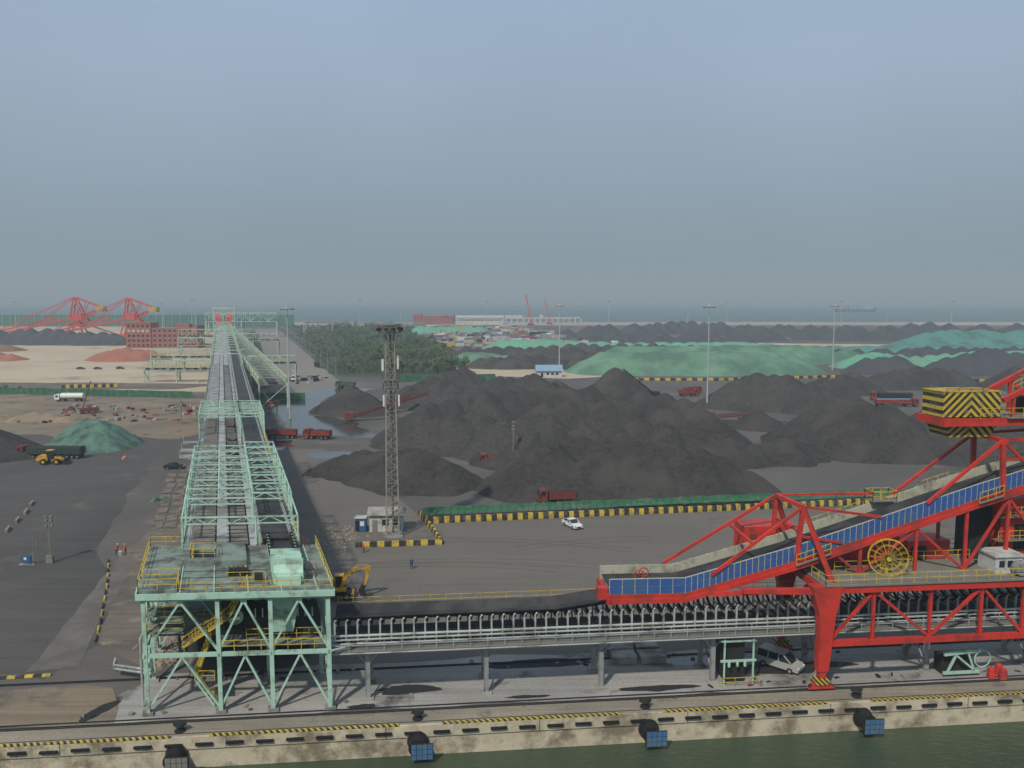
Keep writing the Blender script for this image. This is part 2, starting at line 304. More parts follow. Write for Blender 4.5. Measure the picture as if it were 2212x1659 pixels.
mb.box(Q,-150,150,0.35,0.45,0.021,0.04,dark)
mb.build("crane_rail")
# ------------------------------------------------------------------ piles
def pile(name,cones,m,res=1.0,slope=0.68,amp=0.3,ns=0.25,clamp=None,seed=0,smooth=False,rough=1.0,r0=0.9):
    off=Vector((seed*13.1,seed*7.7,0))
    x0=min(c[0]-c[2]/slope for c in cones)-3;x1=max(c[0]+c[2]/slope for c in cones)+3
    y0=min(c[1]-c[2]/slope for c in cones)-3;y1=max(c[1]+c[2]/slope for c in cones)+3
    nx=int((x1-x0)/res)+2;ny=int((y1-y0)/res)+2;H=[];V=[]
    for j in range(ny):
        for i in range(nx):
            x=x0+i*res;y=y0+j*res
            wx=x+1.6*rough*noise.noise(Vector((x*0.14,y*0.14,3))+off);wy=y+1.6*rough*noise.noise(Vector((x*0.14,y*0.14,9))+off)
            h=-9
            for cx,cy,ch in cones:
                t=ch-slope*(math.sqrt((wx-cx)**2+(wy-cy)**2+r0*r0)-r0)
                if t>h:h=t
            if clamp and h>clamp: h=clamp+(h-clamp)*0.12
            if h>-1.2:
                h+=amp*(noise.noise(Vector((x*ns,y*ns,0))+off)+0.6*noise.noise(Vector((x*ns*2.3,y*ns*2.3,5))+off))
                if h<1.5: h-= (1.5-h)*0.18
            H.append(h);V.append((x,y,max(h,-0.4)))
    F=[]
    for j in range(ny-1):
        for i in range(nx-1):
            a=j*nx+i;q=(a,a+1,a+nx+1,a+nx)
            if max(H[t] for t in q)>-0.05: F.append(q)
    me=bpy.data.meshes.new(name);me.from_pydata(V,[],F);me.materials.append(m)
    bm=bmesh.new();bm.from_mesh(me);bmesh.ops.delete(bm,geom=[v for v in bm.verts if not v.link_faces],context='VERTS');bm.to_mesh(me);bm.free()
    if smooth: me.polygons.foreach_set("use_smooth",[True]*len(me.polygons))
    ob=bpy.data.objects.new(name,me);bpy.context.scene.collection.objects.link(ob);return ob
def along(pts,step,jit,hj,seed):
    rs=random.Random(seed);o=[]
    for p,q in zip(pts[:-1],pts[1:]):
        n=max(1,int(math.hypot(q[0]-p[0],q[1]-p[1])/step))
        for i in range(n):
            t=i/n;o.append((p[0]+(q[0]-p[0])*t+rs.uniform(-jit,jit),p[1]+(q[1]-p[1])*t+rs.uniform(-jit,jit),p[2]+(q[2]-p[2])*t+rs.uniform(-hj,hj)))
    o.append(pts[-1]);return o
# front heap, ridge heaps behind it, left heap
pile("coal_pile",along([(7,169,9),(12,174,10.4),(23,176,10.8),(30,170,9.9),(36,168,10.0),(43,167,7.8),(49,166,4.6)],3.4,.9,0.5,1)+along([(10,165,6),(20,166,8),(30,165,7.6),(40,164,6)],3.8,.8,.7,211)+along([(34,178,9),(46,174,6)],4,1,.5,212),coal,0.55,slope=.69,seed=1)
pile("coal_pile",along([(-26,224,10.5),(-19,232,11.5),(-8,240,12.6),(3,247,13.4)],5,1.2,0.6,2)+along([(-22,217,8.5),(-10,222,9.5)],5,1.2,.8,26),coalB,0.75,slope=.68,seed=2)
pile("coal_pile",along([(12,250,14.0),(24,250,13.2),(34,246,13.4),(46,238,12.2),(52,226,10.5)],5.5,1.3,0.7,27)+along([(8,228,11),(20,226,12),(32,224,11),(42,220,10.5)],6,1.6,1.0,24)+along([(34,206,10),(46,204,8.6),(54,198,6)],5,1.4,.8,28),coal,0.75,slope=.68,seed=22)
pile("coal_pile",along([(0,198,7.2),(10,199,9.2),(18,201,9.6),(26,203,8.8)],4.4,1,0.5,23)+along([(-2,210,8.6),(10,212,9.6)],5,1.4,.8,29),coalB,0.7,slope=.68,seed=23)
pile("coal_pile",along([(-20,175,7.6),(-28,180,6.4),(-36,186,4.8),(-42,190,2.8)],2.8,.7,0.35,3)+along([(-22,184,6.6),(-15,173,5.6)],3,.9,0.4,31),coal,0.55,slope=0.6,seed=3)
pile("coal_pile",[(-45,184,1.7),(-42.5,183,2.1),(-40.6,182,1.5)],coal,0.5,seed=4,r0=.4)
pile("coal_pile",[(-58,290,9.6),(-54,286,8.4),(-62,292,7.2),(-50,284,5.5)],coal,0.8,slope=0.7,seed=5)
pile("coal_pile",along([(-42,304,6.5),(-32,314,10.5),(-20,323,13.4)],4.5,1.2,.5,6)+along([(-28,302,8.4),(-14,300,9)],5,1.4,.6,61),coalB,0.9,slope=.68,seed=6)
pile("coal_pile",along([(-8,316,9.6),(9,306,12.4),(17,303,10)],4.5,1.2,.5,62)+[(2,298,8.6),(14,294,8.2)],coal,0.9,slope=.68,seed=64)
pile("coal_pile",[(41.5,323,13.4),(45,322,10.4),(38,320,9.4)],coal,0.9,slope=.8,seed=63,r0=.6)
pile("coal_pile",along([(86,306,10.4),(95,308,13.0),(103,302,12.4)],4.5,1,0.5,7),coalB,0.85,slope=.68,seed=7)
pile("coal_pile",along([(110,292,11.2),(118,290,9.6)],4,1,0.5,71),coal,0.85,slope=.68,seed=71)
pile("coal_pile",along([(84,224,9.2),(91,215,12.4),(100,214,12.8)],4.5,1.2,0.5,8)+[(92,207,8)],coal,0.8,slope=.68,seed=8)
pile("coal_pile",along([(112,212,12),(125,208,12.6),(138,212,11.5)],4.5,1.2,0.6,83)+[(122,202,8.5)],coalB,0.8,slope=.66,seed=83)
pile("coal_pile",along([(150,214,13),(180,218,13.5),(200,218,12)],5,1.2,.6,84),coal,1.0,slope=.66,seed=84)
pile("coal_pile",along([(60,199,4.3),(68,201,5.4),(74,206,4)],3.8,1,0.4,81),coal,0.7,slope=0.6,seed=18)
pile("coal_pile",[(77,253,5.6),(79,251,5)],coal,0.7,seed=9)
pile("coal_pile",along([(130,340,6),(150,354,8.6)],6,2,.7,10),coal,1.3,slope=.64,seed=10)
pile("coal_pile",along([(170,368,8),(190,378,9.6),(206,376,8)],6,2,.7,102),coalB,1.4,slope=.64,seed=102)
pile("coal_pile",along([(226,366,9.6),(250,372,10),(280,378,10)],6,2,.7,103),coal,1.5,slope=.64,seed=103)
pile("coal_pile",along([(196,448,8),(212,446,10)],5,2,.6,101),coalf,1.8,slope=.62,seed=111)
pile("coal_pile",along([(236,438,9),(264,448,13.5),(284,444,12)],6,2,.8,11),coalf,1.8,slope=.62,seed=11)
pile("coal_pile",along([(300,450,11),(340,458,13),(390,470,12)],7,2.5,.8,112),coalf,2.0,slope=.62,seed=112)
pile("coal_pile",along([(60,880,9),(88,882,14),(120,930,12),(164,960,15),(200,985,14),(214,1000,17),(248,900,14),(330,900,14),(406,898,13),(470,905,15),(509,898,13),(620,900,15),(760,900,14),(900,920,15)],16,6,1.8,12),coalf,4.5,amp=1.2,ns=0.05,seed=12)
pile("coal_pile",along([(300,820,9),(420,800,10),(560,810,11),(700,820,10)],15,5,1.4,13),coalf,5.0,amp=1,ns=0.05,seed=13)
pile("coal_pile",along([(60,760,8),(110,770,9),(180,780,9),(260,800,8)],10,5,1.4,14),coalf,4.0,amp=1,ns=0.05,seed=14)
pile("coal_pile",along([(-50,575,7),(-10,560,8),(20,545,9),(55,530,9),(90,520,8)],8,2.5,1,15),coal,2.0,slope=.62,amp=.6,ns=0.1,seed=15)
pile("coal_pile",along([(-18,480,6),(0,478,8),(14,486,7),(40,470,6)],6,2.5,.8,16),coal,1.6,slope=.62,amp=.6,ns=0.1,seed=16)
pile("coal_pile",along([(30,600,8),(80,590,9),(130,585,8)],9,3,.8,161),coalf,2.5,amp=.6,ns=0.1,seed=161)
pile("coal_pile",along([(230,560,7),(290,560,8),(380,560,8)],10,3,.8,162),coalf,2.5,amp=.6,ns=0.1,seed=162)
pile("net_covered_pile",along([(56,452,13),(90,455,15),(120,455,14.5),(152,455,12)],9,2,1,17),net,1.6,slope=0.52,clamp=10.6,amp=0.5,ns=0.12,seed=17,smooth=True,rough=0.6)
pile("net_covered_pile",along([(70,520,12),(130,530,14),(190,530,13),(215,520,9)],9,3,1,19),net,2.2,slope=0.5,clamp=10.0,amp=0.6,ns=0.1,seed=19,smooth=True,rough=0.6)
pile("net_covered_pile",along([(-30,520,7),(-16,510,8),(-4,500,6)],5,2,.6,20),net,1.6,slope=0.5,clamp=6.5,amp=0.5,ns=0.12,seed=20,smooth=True,rough=0.6)
pile("net_covered_pile",along([(-6,650,8),(35,645,10),(60,635,8),(110,620,8),(177,626,9),(210,620,6)],9,4,.8,25),netb,2.6,slope=0.4,clamp=8,amp=0.6,ns=0.08,seed=25,smooth=True,rough=0.6)
pile("net_covered_pile",along([(355,720,9),(385,735,13),(405,738,14),(450,735,13),(560,740,14),(640,735,12)],12,4,1,26),nett,4,slope=0.38,clamp=13,amp=0.8,ns=0.06,seed=26,smooth=True,rough=0.6)
pile("net_covered_pile",along([(206,482,7),(222,492,9),(250,500,6)],8,2,.8,27),netb,2.0,slope=0.5,clamp=8,amp=0.6,ns=0.1,seed=27,smooth=True,rough=0.6)
pile("net_covered_pile",along([(262,505,6),(300,508,9),(380,512,9)],8,2,.8,271),netb,2.2,slope=0.5,clamp=8,amp=0.6,ns=0.1,seed=271,smooth=True,rough=0.6)
pile("net_covered_pile",along([(225,640,5),(300,640,6),(400,640,6)],14,4,.8,28),nett,4,slope=0.25,clamp=4,amp=0.5,ns=0.1,seed=28,smooth=True,rough=0.6)
pile("net_covered_pile",along([(-110,985,9),(-60,990,10),(-40,985,8)],12,4,.8,29),netb,4,slope=0.4,clamp=8,amp=0.5,ns=0.1,seed=29,smooth=True)
pile("net_covered_pile",[(-117,222,8),(-113,220,7.5),(-120,223,6),(-109,219,4)],nettn,0.7,slope=0.72,clamp=7,amp=0.7,ns=0.4,seed=30,smooth=True)
pile("coal_pile",along([(-150,208,6),(-136,207,7),(-128,206,4)],4,1,.5,32),coal,.8,slope=.55,seed=32)
pile("coal_pile",along([(-450,740,14),(-425,739,15),(-400,735,12),(-370,730,12),(-350,725,9)],9,3,1,33),coalf,3,amp=1,ns=0.06,seed=33)
pile("coal_pile",along([(-640,800,14),(-560,800,14),(-500,790,12)],9,3,1,34),coalf,4,amp=1,ns=0.06,seed=34)
pile("ore_pile",along([(-272,543,6),(-258,541,8.5),(-246,545,7)],6,2,.6,35),ore,1.8,slope=0.45,seed=35)
pile("ore_pile",along([(-380,545,9),(-350,541,7),(-336,541,4.5)],8,2,.6,36),ore,2,slope=0.4,seed=36)
pile("ore_pile",along([(-470,690,8),(-430,650,8),(-400,640,5)],8,2,.6,37),oreb,2.5,slope=0.35,seed=37)
pile("soil_heap",along([(-172,266,2),(-160,270,2.4),(-148,266,1.6)],4,2,.6,38),mat("soil",S(134,118,98),0.95,.15,.5,bump=.4),0.9,slope=0.4,seed=38)
# ------------------------------------------------------------------ transfer tower
mb=MB();cw=[0,6.9,11.9,17.4];ct=[0,7,14];
for w in cw:
    for t in ct:
        mb.box(T,w-0.2,w+0.2,t-0.2,t+0.2,0.2,11.4,mint);mb.box(T,w-0.5,w+0.5,t-0.5,t+0.5,0.02,0.25,concl)
for z in (5.9,11.5):
    for t in ct: mb.box(T,-0.3,17.7,t-0.12,t+0.12,z-0.22,z+0.18,mint)
    for w in cw: mb.box(T,w-0.11,w+0.11,-0.2,14.2,z-0.25,z+0.15,mint)
for t in ct:
    for i in range(3):
        a,b=cw[i],cw[i+1];c=(a+b)/2
        for z0,z1 in ((0.4,5.7),(6.2,11.2)):
            if t==7 and z0<1: continue
            mb.beam(T(a,t,z0),T(c,t,z1),0.2,0.2,mint);mb.beam(T(b,t,z0),T(c,t,z1),0.2,0.2,mint)
        mb.box(T,c-.3,c+.3,t-.05,t+.05,10.8,11.3,mint)
for w in cw[::3]:
    for i in range(2):
        a,b=ct[i],ct[i+1];c=(a+b)/2
        for z0,z1 in ((0.4,5.7),(6.2,11.2)):
            mb.beam(T(w,a,z0),T(w,c,z1),0.2,0.2,mint);mb.beam(T(w,b,z0),T(w,c,z1),0.2,0.2,mint)
for w in [x*1.5 for x in range(12)]: mb.box(T,w+0.1,w+0.25,0.3,13.8,11.25,11.5,mint)
mb.box(T,6.9,17.2,1.0,13.6,6.12,6.2,mintd);mb.box(T,0.2,6.7,4,13.6,6.12,6.2,mintd)
mb.box(T,-0.5,3.3,0.2,14.4,11.7,12.3,mintd)
mb.box(T,3.3,17.9,-0.4,14.4,11.72,12.1,mintd)
mb.box(T,-0.6,18.0,-0.55,-0.4,11.6,12.2,mint);mb.box(T,-0.65,-0.5,-0.5,14.5,11.6,12.3,mint);mb.box(T,17.9,18.05,-0.5,14.5,11.6,12.25,mint)
mb.box(T,3.3,10,7.5,14.2,12.1,12.7,mintd)
for w in (3.4,6.6,9.8,13,16.4): mb.box(T,w,w+0.12,-0.3,14.2,12.1,12.2,mint)
for t in (2,4,6): mb.box(T,3.5,12,t,t+.06,12.1,12.14,dark)
mb.box(T,4.3,6.6,8.7,10.4,12.7,12.76,dark);mb.box(T,8.0,10.2,4.2,5.6,12.1,12.3,dark);mb.box(T,8.1,10.1,4.5,5.3,12.3,12.7,rubber)
for i in range(5): mb.box(T,8.1+i*.45,8.2+i*.45,4.1,5.7,12.3,12.75,dark)
mb.box(T,10.6,11.4,2.4,3.0,12.1,12.9,dark);mb.box(T,15.9,16.6,3.4,4.4,12.1,12.5,rock);mb.box(T,15.9,17,5.4,8,12.1,12.3,rock)
mb.box(T,4.3,4.5,8.6,10.5,12.7,13.5,yellow)
HF=lambda x,y,z:T(y,x,z)
pr=[(1.8,12.1),(1.8,13.2),(2.2,13.9),(3.2,14.3),(5.0,14.4),(6.8,14.1),(6.8,12.1)]
mb.prism(HF,pr,12.4,15.3,mint)
for x in (2.2,3.8,5.4): mb.box(HF,x,x+0.12,12.34,15.36,12.1,14.5,mint)
mb.box(HF,1.3,1.78,12.6,15.0,12.1,13.0,mint)
mb.box(HF,6.8,14.4,12.4,12.55,12.1,13.6,mint);mb.box(HF,6.8,14.4,15.15,15.3,12.1,13.6,mint);mb.box(HF,6.8,14.4,12.7,15.0,12.5,12.9,belt)
x=7.2
while x<14.2: mb.box(HF,x,x+.12,12.35,12.75,12.9,13.8,dark);mb.box(HF,x,x+.12,14.95,15.35,12.9,13.8,dark);x+=1.1
mb.hexa([T(12.2,2.2,7),T(14.2,2.2,7),T(14.2,5,7),T(12.2,5,7),T(11.8,1.6,11.2),T(15,1.6,11.2),T(15,6,11.2),T(11.8,6,11.2)],mint)
mb.hexa([T(7.5,5,6.2),T(9.2,5,6.2),T(9.2,7,6.2),T(7.5,7,6.2),T(7,4.6,11),T(10,4.6,11),T(10,8,11),T(7,8,11)],dark)
mb.box(T,9.5,17.0,3,10.5,6.2,8.4,dark);mb.box(T,9.5,17.0,10.5,10.7,2,6,dark)
for i in range(9): mb.box(T,10.5+i*0.7,10.62+i*0.7,2.6,2.75,8.4,9.3,whited)
mb.cyl(T(8.6,2.2,8.6),T(8.6,2.6,8.6),0.75,0.75,14,mint);mb.cyl(T(4.3,4,2),T(4.3,4,6),0.5,0.5,12,steeld)
mb.box(T,2.2,2.5,13,13.4,0.1,6,dark);mb.box(T,3,16.8,12.2,12.5,0.1,5.6,dark)
mb.rail([T(3.3,-0.35,12.1),T(17.9,-0.35,12.1),T(17.9,14.3,12.1)],1.1,yellow,1.3)
mb.rail([T(3.3,-0.35,12.3),T(3.3,3.2,12.3),T(-0.45,3.2,12.3),T(-0.45,14.3,12.3),T(3.0,14.3,12.3)],1.1,yellow,1.3)
mb.rail([T(-0.45,0.3,12.3),T(3.2,0.3,12.3)],1.1,yellow,1.3);mb.rail([T(-0.45,0.3,12.3),T(-0.45,3.2,12.3)],1.1,yellow,1.3)
mb.rail([T(4.2,8.5,12.7),T(6.8,8.5,12.7),T(6.8,10.6,12.7),T(4.2,10.6,12.7),T(4.2,8.5,12.7)],1.0,yellow,1.0)
mb.rail([T(8,2.6,12.1),T(11.6,2.6,12.1),T(11.6,1.0,12.1)],1.0,yellow,1.0)
mb.rail([T(17,12,12.1),T(16,14.3,12.1)],1.1,brownred,1.0)
mb.rail([T(7.1,-0.1,6.15),T(17.3,-0.1,6.15)],1.1,yellow,1.2);mb.rail([T(9.6,2.4,6.2),T(17.0,2.4,6.2)],1.1,yellow,1.2)
for z in (7.6,9.3): mb.rail([T(0.1,1.2,z),T(3.6,1.2,z),T(3.6,4,z)],1.0,yellow,1.2);mb.box(T,0,3.6,1.2,3.6,z-0.08,z,mintd)
mb.rail([T(0.1,8,6.2),T(6.7,8,6.2)],1.0,yellow,1.2)
def stair(p,q,n,wd,m,mr):
    p=Vector(p);q=Vector(q);d=(q-p);hd=Vector((d.x,d.y,0)).normalized();sd=Vector((-hd.y,hd.x,0))*wd/2
    for sgn in (1,-1):
        mb.beam(p+sd*sgn,q+sd*sgn,0.06,0.22,m)
        mb.beam(p+sd*sgn+Vector((0,0,1)),q+sd*sgn+Vector((0,0,1)),0.06,0.06,mr);mb.beam(p+sd*sgn+Vector((0,0,.5)),q+sd*sgn+Vector((0,0,.5)),0.05,0.05,mr)
        for i in range(0,n+1,2):
            c=p+d*(i/n)+sd*sgn;mb.beam(c,c+Vector((0,0,1)),0.05,0.05,mr)
    for i in range(n):
        c=p+d*((i+.5)/n);mb.beam(c-sd,c+sd,0.24,0.04,steeld)
stair(T(3.6,1.4,6.2),T(8.0,1.4,9.0),14,0.9,yellow,yellow);stair(T(8.0,1.4,9.0),T(9.8,1.4,12.1),12,0.9,yellow,yellow);mb.box(T,7.4,9.0,0.9,2.0,8.9,9.0,steeld)
stair(T(6.4,1.4,0.1),T(4.7,1.4,2.8),10,0.9,mint,yellow);stair(T(4.7,2.4,2.8),T(6.0,2.4,6.1),12,0.9,yellow,yellow);mb.box(T,4.4,6.4,0.9,3.0,2.72,2.8,steeld)
mb.rail([T(4.5,0.9,2.8),T(6.4,0.9,2.8)],1,yellow,1)
mb.cyl(T(17.6,-0.3,6.0),T(24,3,6.0),0.12,0.12,8,pipe)
tower=mb.build("conveyor_transfer_tower")
mb=MB()
for dz in (0,0.4):
    mb.cyl(T(-4.2,8,1.0+dz),T(-0.2,6.5,1.0+dz),0.13,0.13,8,pipe);mb.cyl(T(-4.2,8,1.0+dz),T(-4.2,9.5,1.0+dz),0.13,0.13,8,pipe)
    mb.cyl(T(-4.2,9.5,0.05),T(-4.2,9.5,1.0+dz),0.13,0.13,8,pipe)
mb.cyl(T(-0.6,1.5,0.1),T(-0.6,1.5,7.0),0.12,0.12,8,pipe);mb.cyl(T(-0.6,1.5,7.0),T(-0.2,5,7.0),0.12,0.12,8,pipe)
mb.build("water_pipe")
# ------------------------------------------------------------------ long gallery
deckm=mat("gallery_deck",S(122,117,109),0.9,0.15,0.3,dirt=S(88,84,80),dscale=0.3,dthr=0.5)
galv=mat("gallery_cover",S(168,170,167),0.5,0.1,0.4,metal=0.1,dirt=S(124,122,116),dscale=0.3,dthr=0.5)
mb=MB();Z0=12.3
def zd(t): return 12.3 if t<190 else 12.3+(t-190)*0.006
t=89.2
while t<800:
    t2=min(t+(4 if t<330 else 30),800);za,zb_=zd(t),zd(t2)
    def strip(w0,w1,za0,za1,m,g=0.0):
        tb=t2-g
        mb.hexa([GA(w0,t,za+za0),GA(w1,t,za+za0),GA(w1,tb,zb_+za0),GA(w0,tb,zb_+za0),GA(w0,t,za+za1),GA(w1,t,za+za1),GA(w1,tb,zb_+za1),GA(w0,tb,zb_+za1)],m)
    strip(-6.4,6.4,-0.35,0,deckm if t<330 else galv)
    strip(-6.55,-6.4,-1.0,0.15,mint if t<190 else steel);strip(6.4,6.55,-1.0,0.15,mint if t<190 else steel)
    lf=deckm if (t<141) else (galv if t>185 else deckm)
    strip(-5.4,-2.9,0.35,0.5,lf,.12);strip(-2.7,-1.3,0.02,0.35,galv,.1);strip(-1.1,0.8,0.3,0.45,deckm if t<185 else galv,.12);strip(1.0,1.7,0.02,0.2,galv,.1)
    strip(2.4,5.4,0.75,0.92,belt);strip(2.2,2.35,0.4,0.85,steel);strip(5.45,5.6,0.4,0.85,steel);strip(-6.2,-5.6,0.02,0.1,galv,.1)
    t=t2
t=89.5
while t<330:
    for w in (2.0,5.6): mb.box(GA,w,w+0.2,t,t+0.15,zd(t),zd(t)+1.2,pipe)
    for w in (-5.5,-2.95): mb.box(GA,w,w+0.1,t,t+0.12,zd(t),zd(t)+0.62,steel)
    for w in (-3.9,-0.2): mb.box(GA,w-1.3,w+1.0,t,t+0.08,zd(t)+0.46,zd(t)+0.53,dark)
    t+=1.6
for t in (141,148,155,172,196): mb.prism(lambda x,y,z:GA(x,y,z),[(-0.9,Z0+0.4),(-0.9,Z0+1.1),(-0.4,Z0+0.75),(0.3,Z0+0.75),(0.8,Z0+1.1),(0.8,Z0+0.4)],t,t+0.5,dark)
mb.rail([GA(-6.45,89,Z0),GA(-6.45,132,Z0)],1.1,mint,3);mb.rail([GA(6.5,89,Z0),GA(6.5,190,Z0)],1.1,yellow,2.5)
mb.rail([GA(-6.45,132,Z0),GA(-6.45,330,Z0+0.8)],1.1,steel,2.5)
mb.rail([GA(6.5,190,Z0),GA(6.5,330,Z0+0.8)],1.1,steel,2.5)
for t in list(range(96,330,17))+list(range(340,790,30)):
    for w in (-5.6,5.6):
        mb.beam(GA(w,t,0),GA(w,t,zd(t)-0.35),0.5,0.5,mint if t<200 else steel)
    mb.beam(GA(-5.6,t,1),GA(5.6,t,zd(t)-1.2),0.25,0.25,mint);mb.beam(GA(5.6,t,1),GA(-5.6,t,zd(t)-1.2),0.25,0.25,mint);mb.beam(GA(-6.4,t,zd(t)-0.7),GA(6.4,t,zd(t)-0.7),0.4,0.6,mint)
def portal(t,h,hr,w0=-6.4,wm=1.7,w1=6.4):
    z=zd(t)
    for w in (w0,wm,w1): mb.beam(GA(w,t,z),GA(w,t,z+(h if w<wm+0.1 else hr)),0.22,0.22,mint)
    def tr(wa,wb,zz):
        mb.beam(GA(wa,t,zz),GA(wb,t,zz),0.17,0.17,mint);mb.beam(GA(wa,t,zz-0.75),GA(wb,t,zz-0.75),0.13,0.13,mint)
        n=max(2,int((wb-wa)/1.3))
        for i in range(n):
            a=wa+(wb-wa)*i/n;b=wa+(wb-wa)*(i+1)/n
            if i%2: mb.beam(GA(a,t,zz),GA(b,t,zz-0.75),0.09,0.09,mint)
            else: mb.beam(GA(a,t,zz-0.75),GA(b,t,zz),0.09,0.09,mint)
    tr(w0,wm,z+h);tr(wm,w1,z+hr)
def bay(ta,tb,h,hr,n):
    for i in range(n): portal(ta+(tb-ta)*i/(n-1),h,hr)
    for w,hh in ((-6.4,h),(-2.4,h),(1.7,h),(1.7,hr),(6.4,hr)): mb.beam(GA(w,ta,zd(ta)+hh),GA(w,tb,zd(tb)+hh),0.16,0.16,mint)
    for w in (-6.4,6.4):
        hh=h if w<0 else hr
        for z in (0.9,): mb.beam(GA(w,ta,zd(ta)+z),GA(w,tb,zd(tb)+z),0.1,0.1,mint)
        for i in range(n-1):
            a=ta+(tb-ta)*i/(n-1);b=ta+(tb-ta)*(i+1)/(n-1);mb.beam(GA(w,a,Z0+0.2),GA(w,b,Z0+hh),0.1,0.1,mint)
    for i in range(n-1):
        a=ta+(tb-ta)*i/(n-1);b=ta+(tb-ta)*(i+1)/(n-1)
        if i%2==0: mb.beam(GA(-6.4,a,Z0+h),GA(-2.4,b,Z0+h),0.09,0.09,mint);mb.beam(GA(1.7,a,Z0+hr),GA(6.4,b,Z0+hr),0.09,0.09,mint);mb.beam(GA(-2.4,a,Z0+h),GA(1.7,b,Z0+h),0.09,0.09,mint)
bay(98,134,3.4,4.0,8)
bay(162,182,5.0,5.0,6)
portal(89.6,3.3,3.3)
for w,hh in ((-6.4,3.3),(6.4,3.3)): mb.beam(GA(w,89.6,Z0+hh),GA(w,98,Z0+3.4),0.16,0.16,mint)
for t in (142,148,156): mb.box(GA,-9.5,-6.5,t,t+2.5,Z0-0.2,Z0,steel);mb.rail([GA(-9.4,t,Z0),GA(-9.4,t+2.5,Z0)],1.0,steel,1.2)
for t in range(345,780,22):
    z=zd(t)
    for w in (-6.4,6.4): mb.beam(GA(w,t,z),GA(w,t,z+4),.35,.35,mintf)
    mb.beam(GA(-6.4,t,z+4),GA(6.4,t,z+4),.35,.35,mintf)
for w in (-6.5,6.5): mb.beam(GA(w,330,zd(330)+1.1),GA(w,790,zd(790)+1.1),.25,.25,mintf)
gal=mb.build("conveyor_gallery")
def truss_gallery(name,p,q,wd,hh,z0,z1,n,legs,m=mintf,ry=False,bt=True,tk=0.35):
    mb=MB();p=Vector((*p,0));q=Vector((*q,0));d=(q-p);hd=d.normalized();sd=Vector((hd.y,-hd.x,0))*wd/2
    P=[p+d*(i/n)+Vector((0,0,z0+(z1-z0)*i/n)) for i in range(n+1)];U=Vector((0,0,hh))
    for sg in (1,-1):
        o=sd*sg
        mb.beam(P[0]+o,P[n]+o,tk,tk,m);mb.beam(P[0]+o+U,P[n]+o+U,tk,tk,m)
        for i in range(n):
            mb.beam(P[i]+o,P[i]+o+U,tk*.7,tk*.7,m)
            if i%2: mb.beam(P[i]+o,P[i+1]+o+U,tk*.6,tk*.6,m)
            else: mb.beam(P[i]+o+U,P[i+1]+o,tk*.6,tk*.6,m)
        if ry: mb.beam(P[0]+o+U*0.5,P[n]+o+U*.5,tk*.5,tk*.5,yellow)
    for i in range(n+1): mb.beam(P[i]-sd+U,P[i]+sd+U,tk*.6,tk*.6,m)
    if bt:
        a=sd*0.9;mb.hexa([P[0]-a-Vector((0,0,.3)),P[0]+a-Vector((0,0,.3)),P[n]+a-Vector((0,0,.3)),P[n]-a-Vector((0,0,.3)),P[0]-a,P[0]+a,P[n]+a,P[n]-a],deckm)
        a=sd*0.3;z=Vector((0,0,.9));mb.hexa([P[0]-a,P[0]+a,P[n]+a,P[n]-a,P[0]-a+z,P[0]+a+z,P[n]+a+z,P[n]-a+z],belt)
    for i in range(0,n+1,legs):
        for sg in (1,-1):
            c=P[i]+sd*sg;mb.beam((c.x,c.y,0),c,tk*1.4,tk*1.4,m)
        mb.beam(Vector(((P[i]-sd).x,(P[i]-sd).y,0.5)),P[i]+sd,tk*.7,tk*.7,m)
    return mb.build(name)
truss_gallery("conveyor_gallery",(-88,297),(-252,716),10,2.6,9,15,70,7,ry=True)
truss_gallery("conveyor_gallery",(-179,395),(-133,397),5,4.5,6,6,12,4,ry=True)
truss_gallery("conveyor_gallery",(-200,450),(-150,452),5,4.5,8,8,12,4,ry=True)
truss_gallery("conveyor_gallery",(-230,560),(-186,562),6,5,9,9,10,5)
truss_gallery("conveyor_gallery",(-262,640),(-206,642),6,6,11,11,10,5)
truss_gallery("conveyor_gallery",(-128,392),(-106,396),5,4,9,9,6,6,ry=True)
truss_gallery("conveyor_gallery",(-195,560),(-162,562),6,5,12,12,8,4)
truss_gallery("conveyor_gallery",(-330,880),(-255,884),9,9,17,17,8,4,tk=0.8)
truss_gallery("conveyor_gallery",(-255,1000),(-120,1120),6,3,12,6,20,4,m=whited,tk=0.6)
mb=MB();F=lambda w,t,z:GA(w,t,z)
for w in (-7,3): mb.prism(lambda x,y,z:GA(y,x,z),[(770,15),(770,24),(773,27),(782,27),(788,20),(788,15)],w,w+4.5,redfar)
mb.box(F,-9,11,772,786,14.0,15.2,mintf)
for w in (-9,0,11):
    mb.beam(GA(w,800,0),GA(w,800,32),1,1,mintf);
mb.beam(GA(-10,800,32),GA(12,800,32),1,1.4,mintf);mb.beam(GA(-10,800,26),GA(12,800,26),1,1,mintf)
mb.build("conveyor_drive_house")
# ------------------------------------------------------------------ trestle conveyor along the quay
mb=MB();A0,A1=-17.4,75
mb.box(Q,A0,A1,5.5,9.4,5.35,5.6,steel);mb.box(Q,A0,A1,5.1,5.5,5.0,5.75,steel);mb.box(Q,A0,A1,9.4,9.7,5.0,5.75,steel)
mb.box(Q,A0,A1,4.2,5.1,5.45,5.55,steeld)
for z,r in ((5.95,0.16),(6.45,0.1),(6.85,0.13)): mb.cyl(Q(A0,4.95,z),Q(A1,4.95,z),r,r,8,pipe)
mb.cyl(Q(A0,4.3,5.3),Q(A1,4.3,5.3),0.1,0.1,8,pipe)
mb.rail([Q(A0,4.25,5.55),Q(A1,4.25,5.55)],1.15,pipe,1.7,0.06)
mb.rail([Q(A0,10.3,5.6),Q(A1,10.3,5.6)],3.2,yellow,1.6,.04,bars=(1.0,.85));mb.box(Q,A0,A1,9.7,10.4,5.5,5.6,steeld)
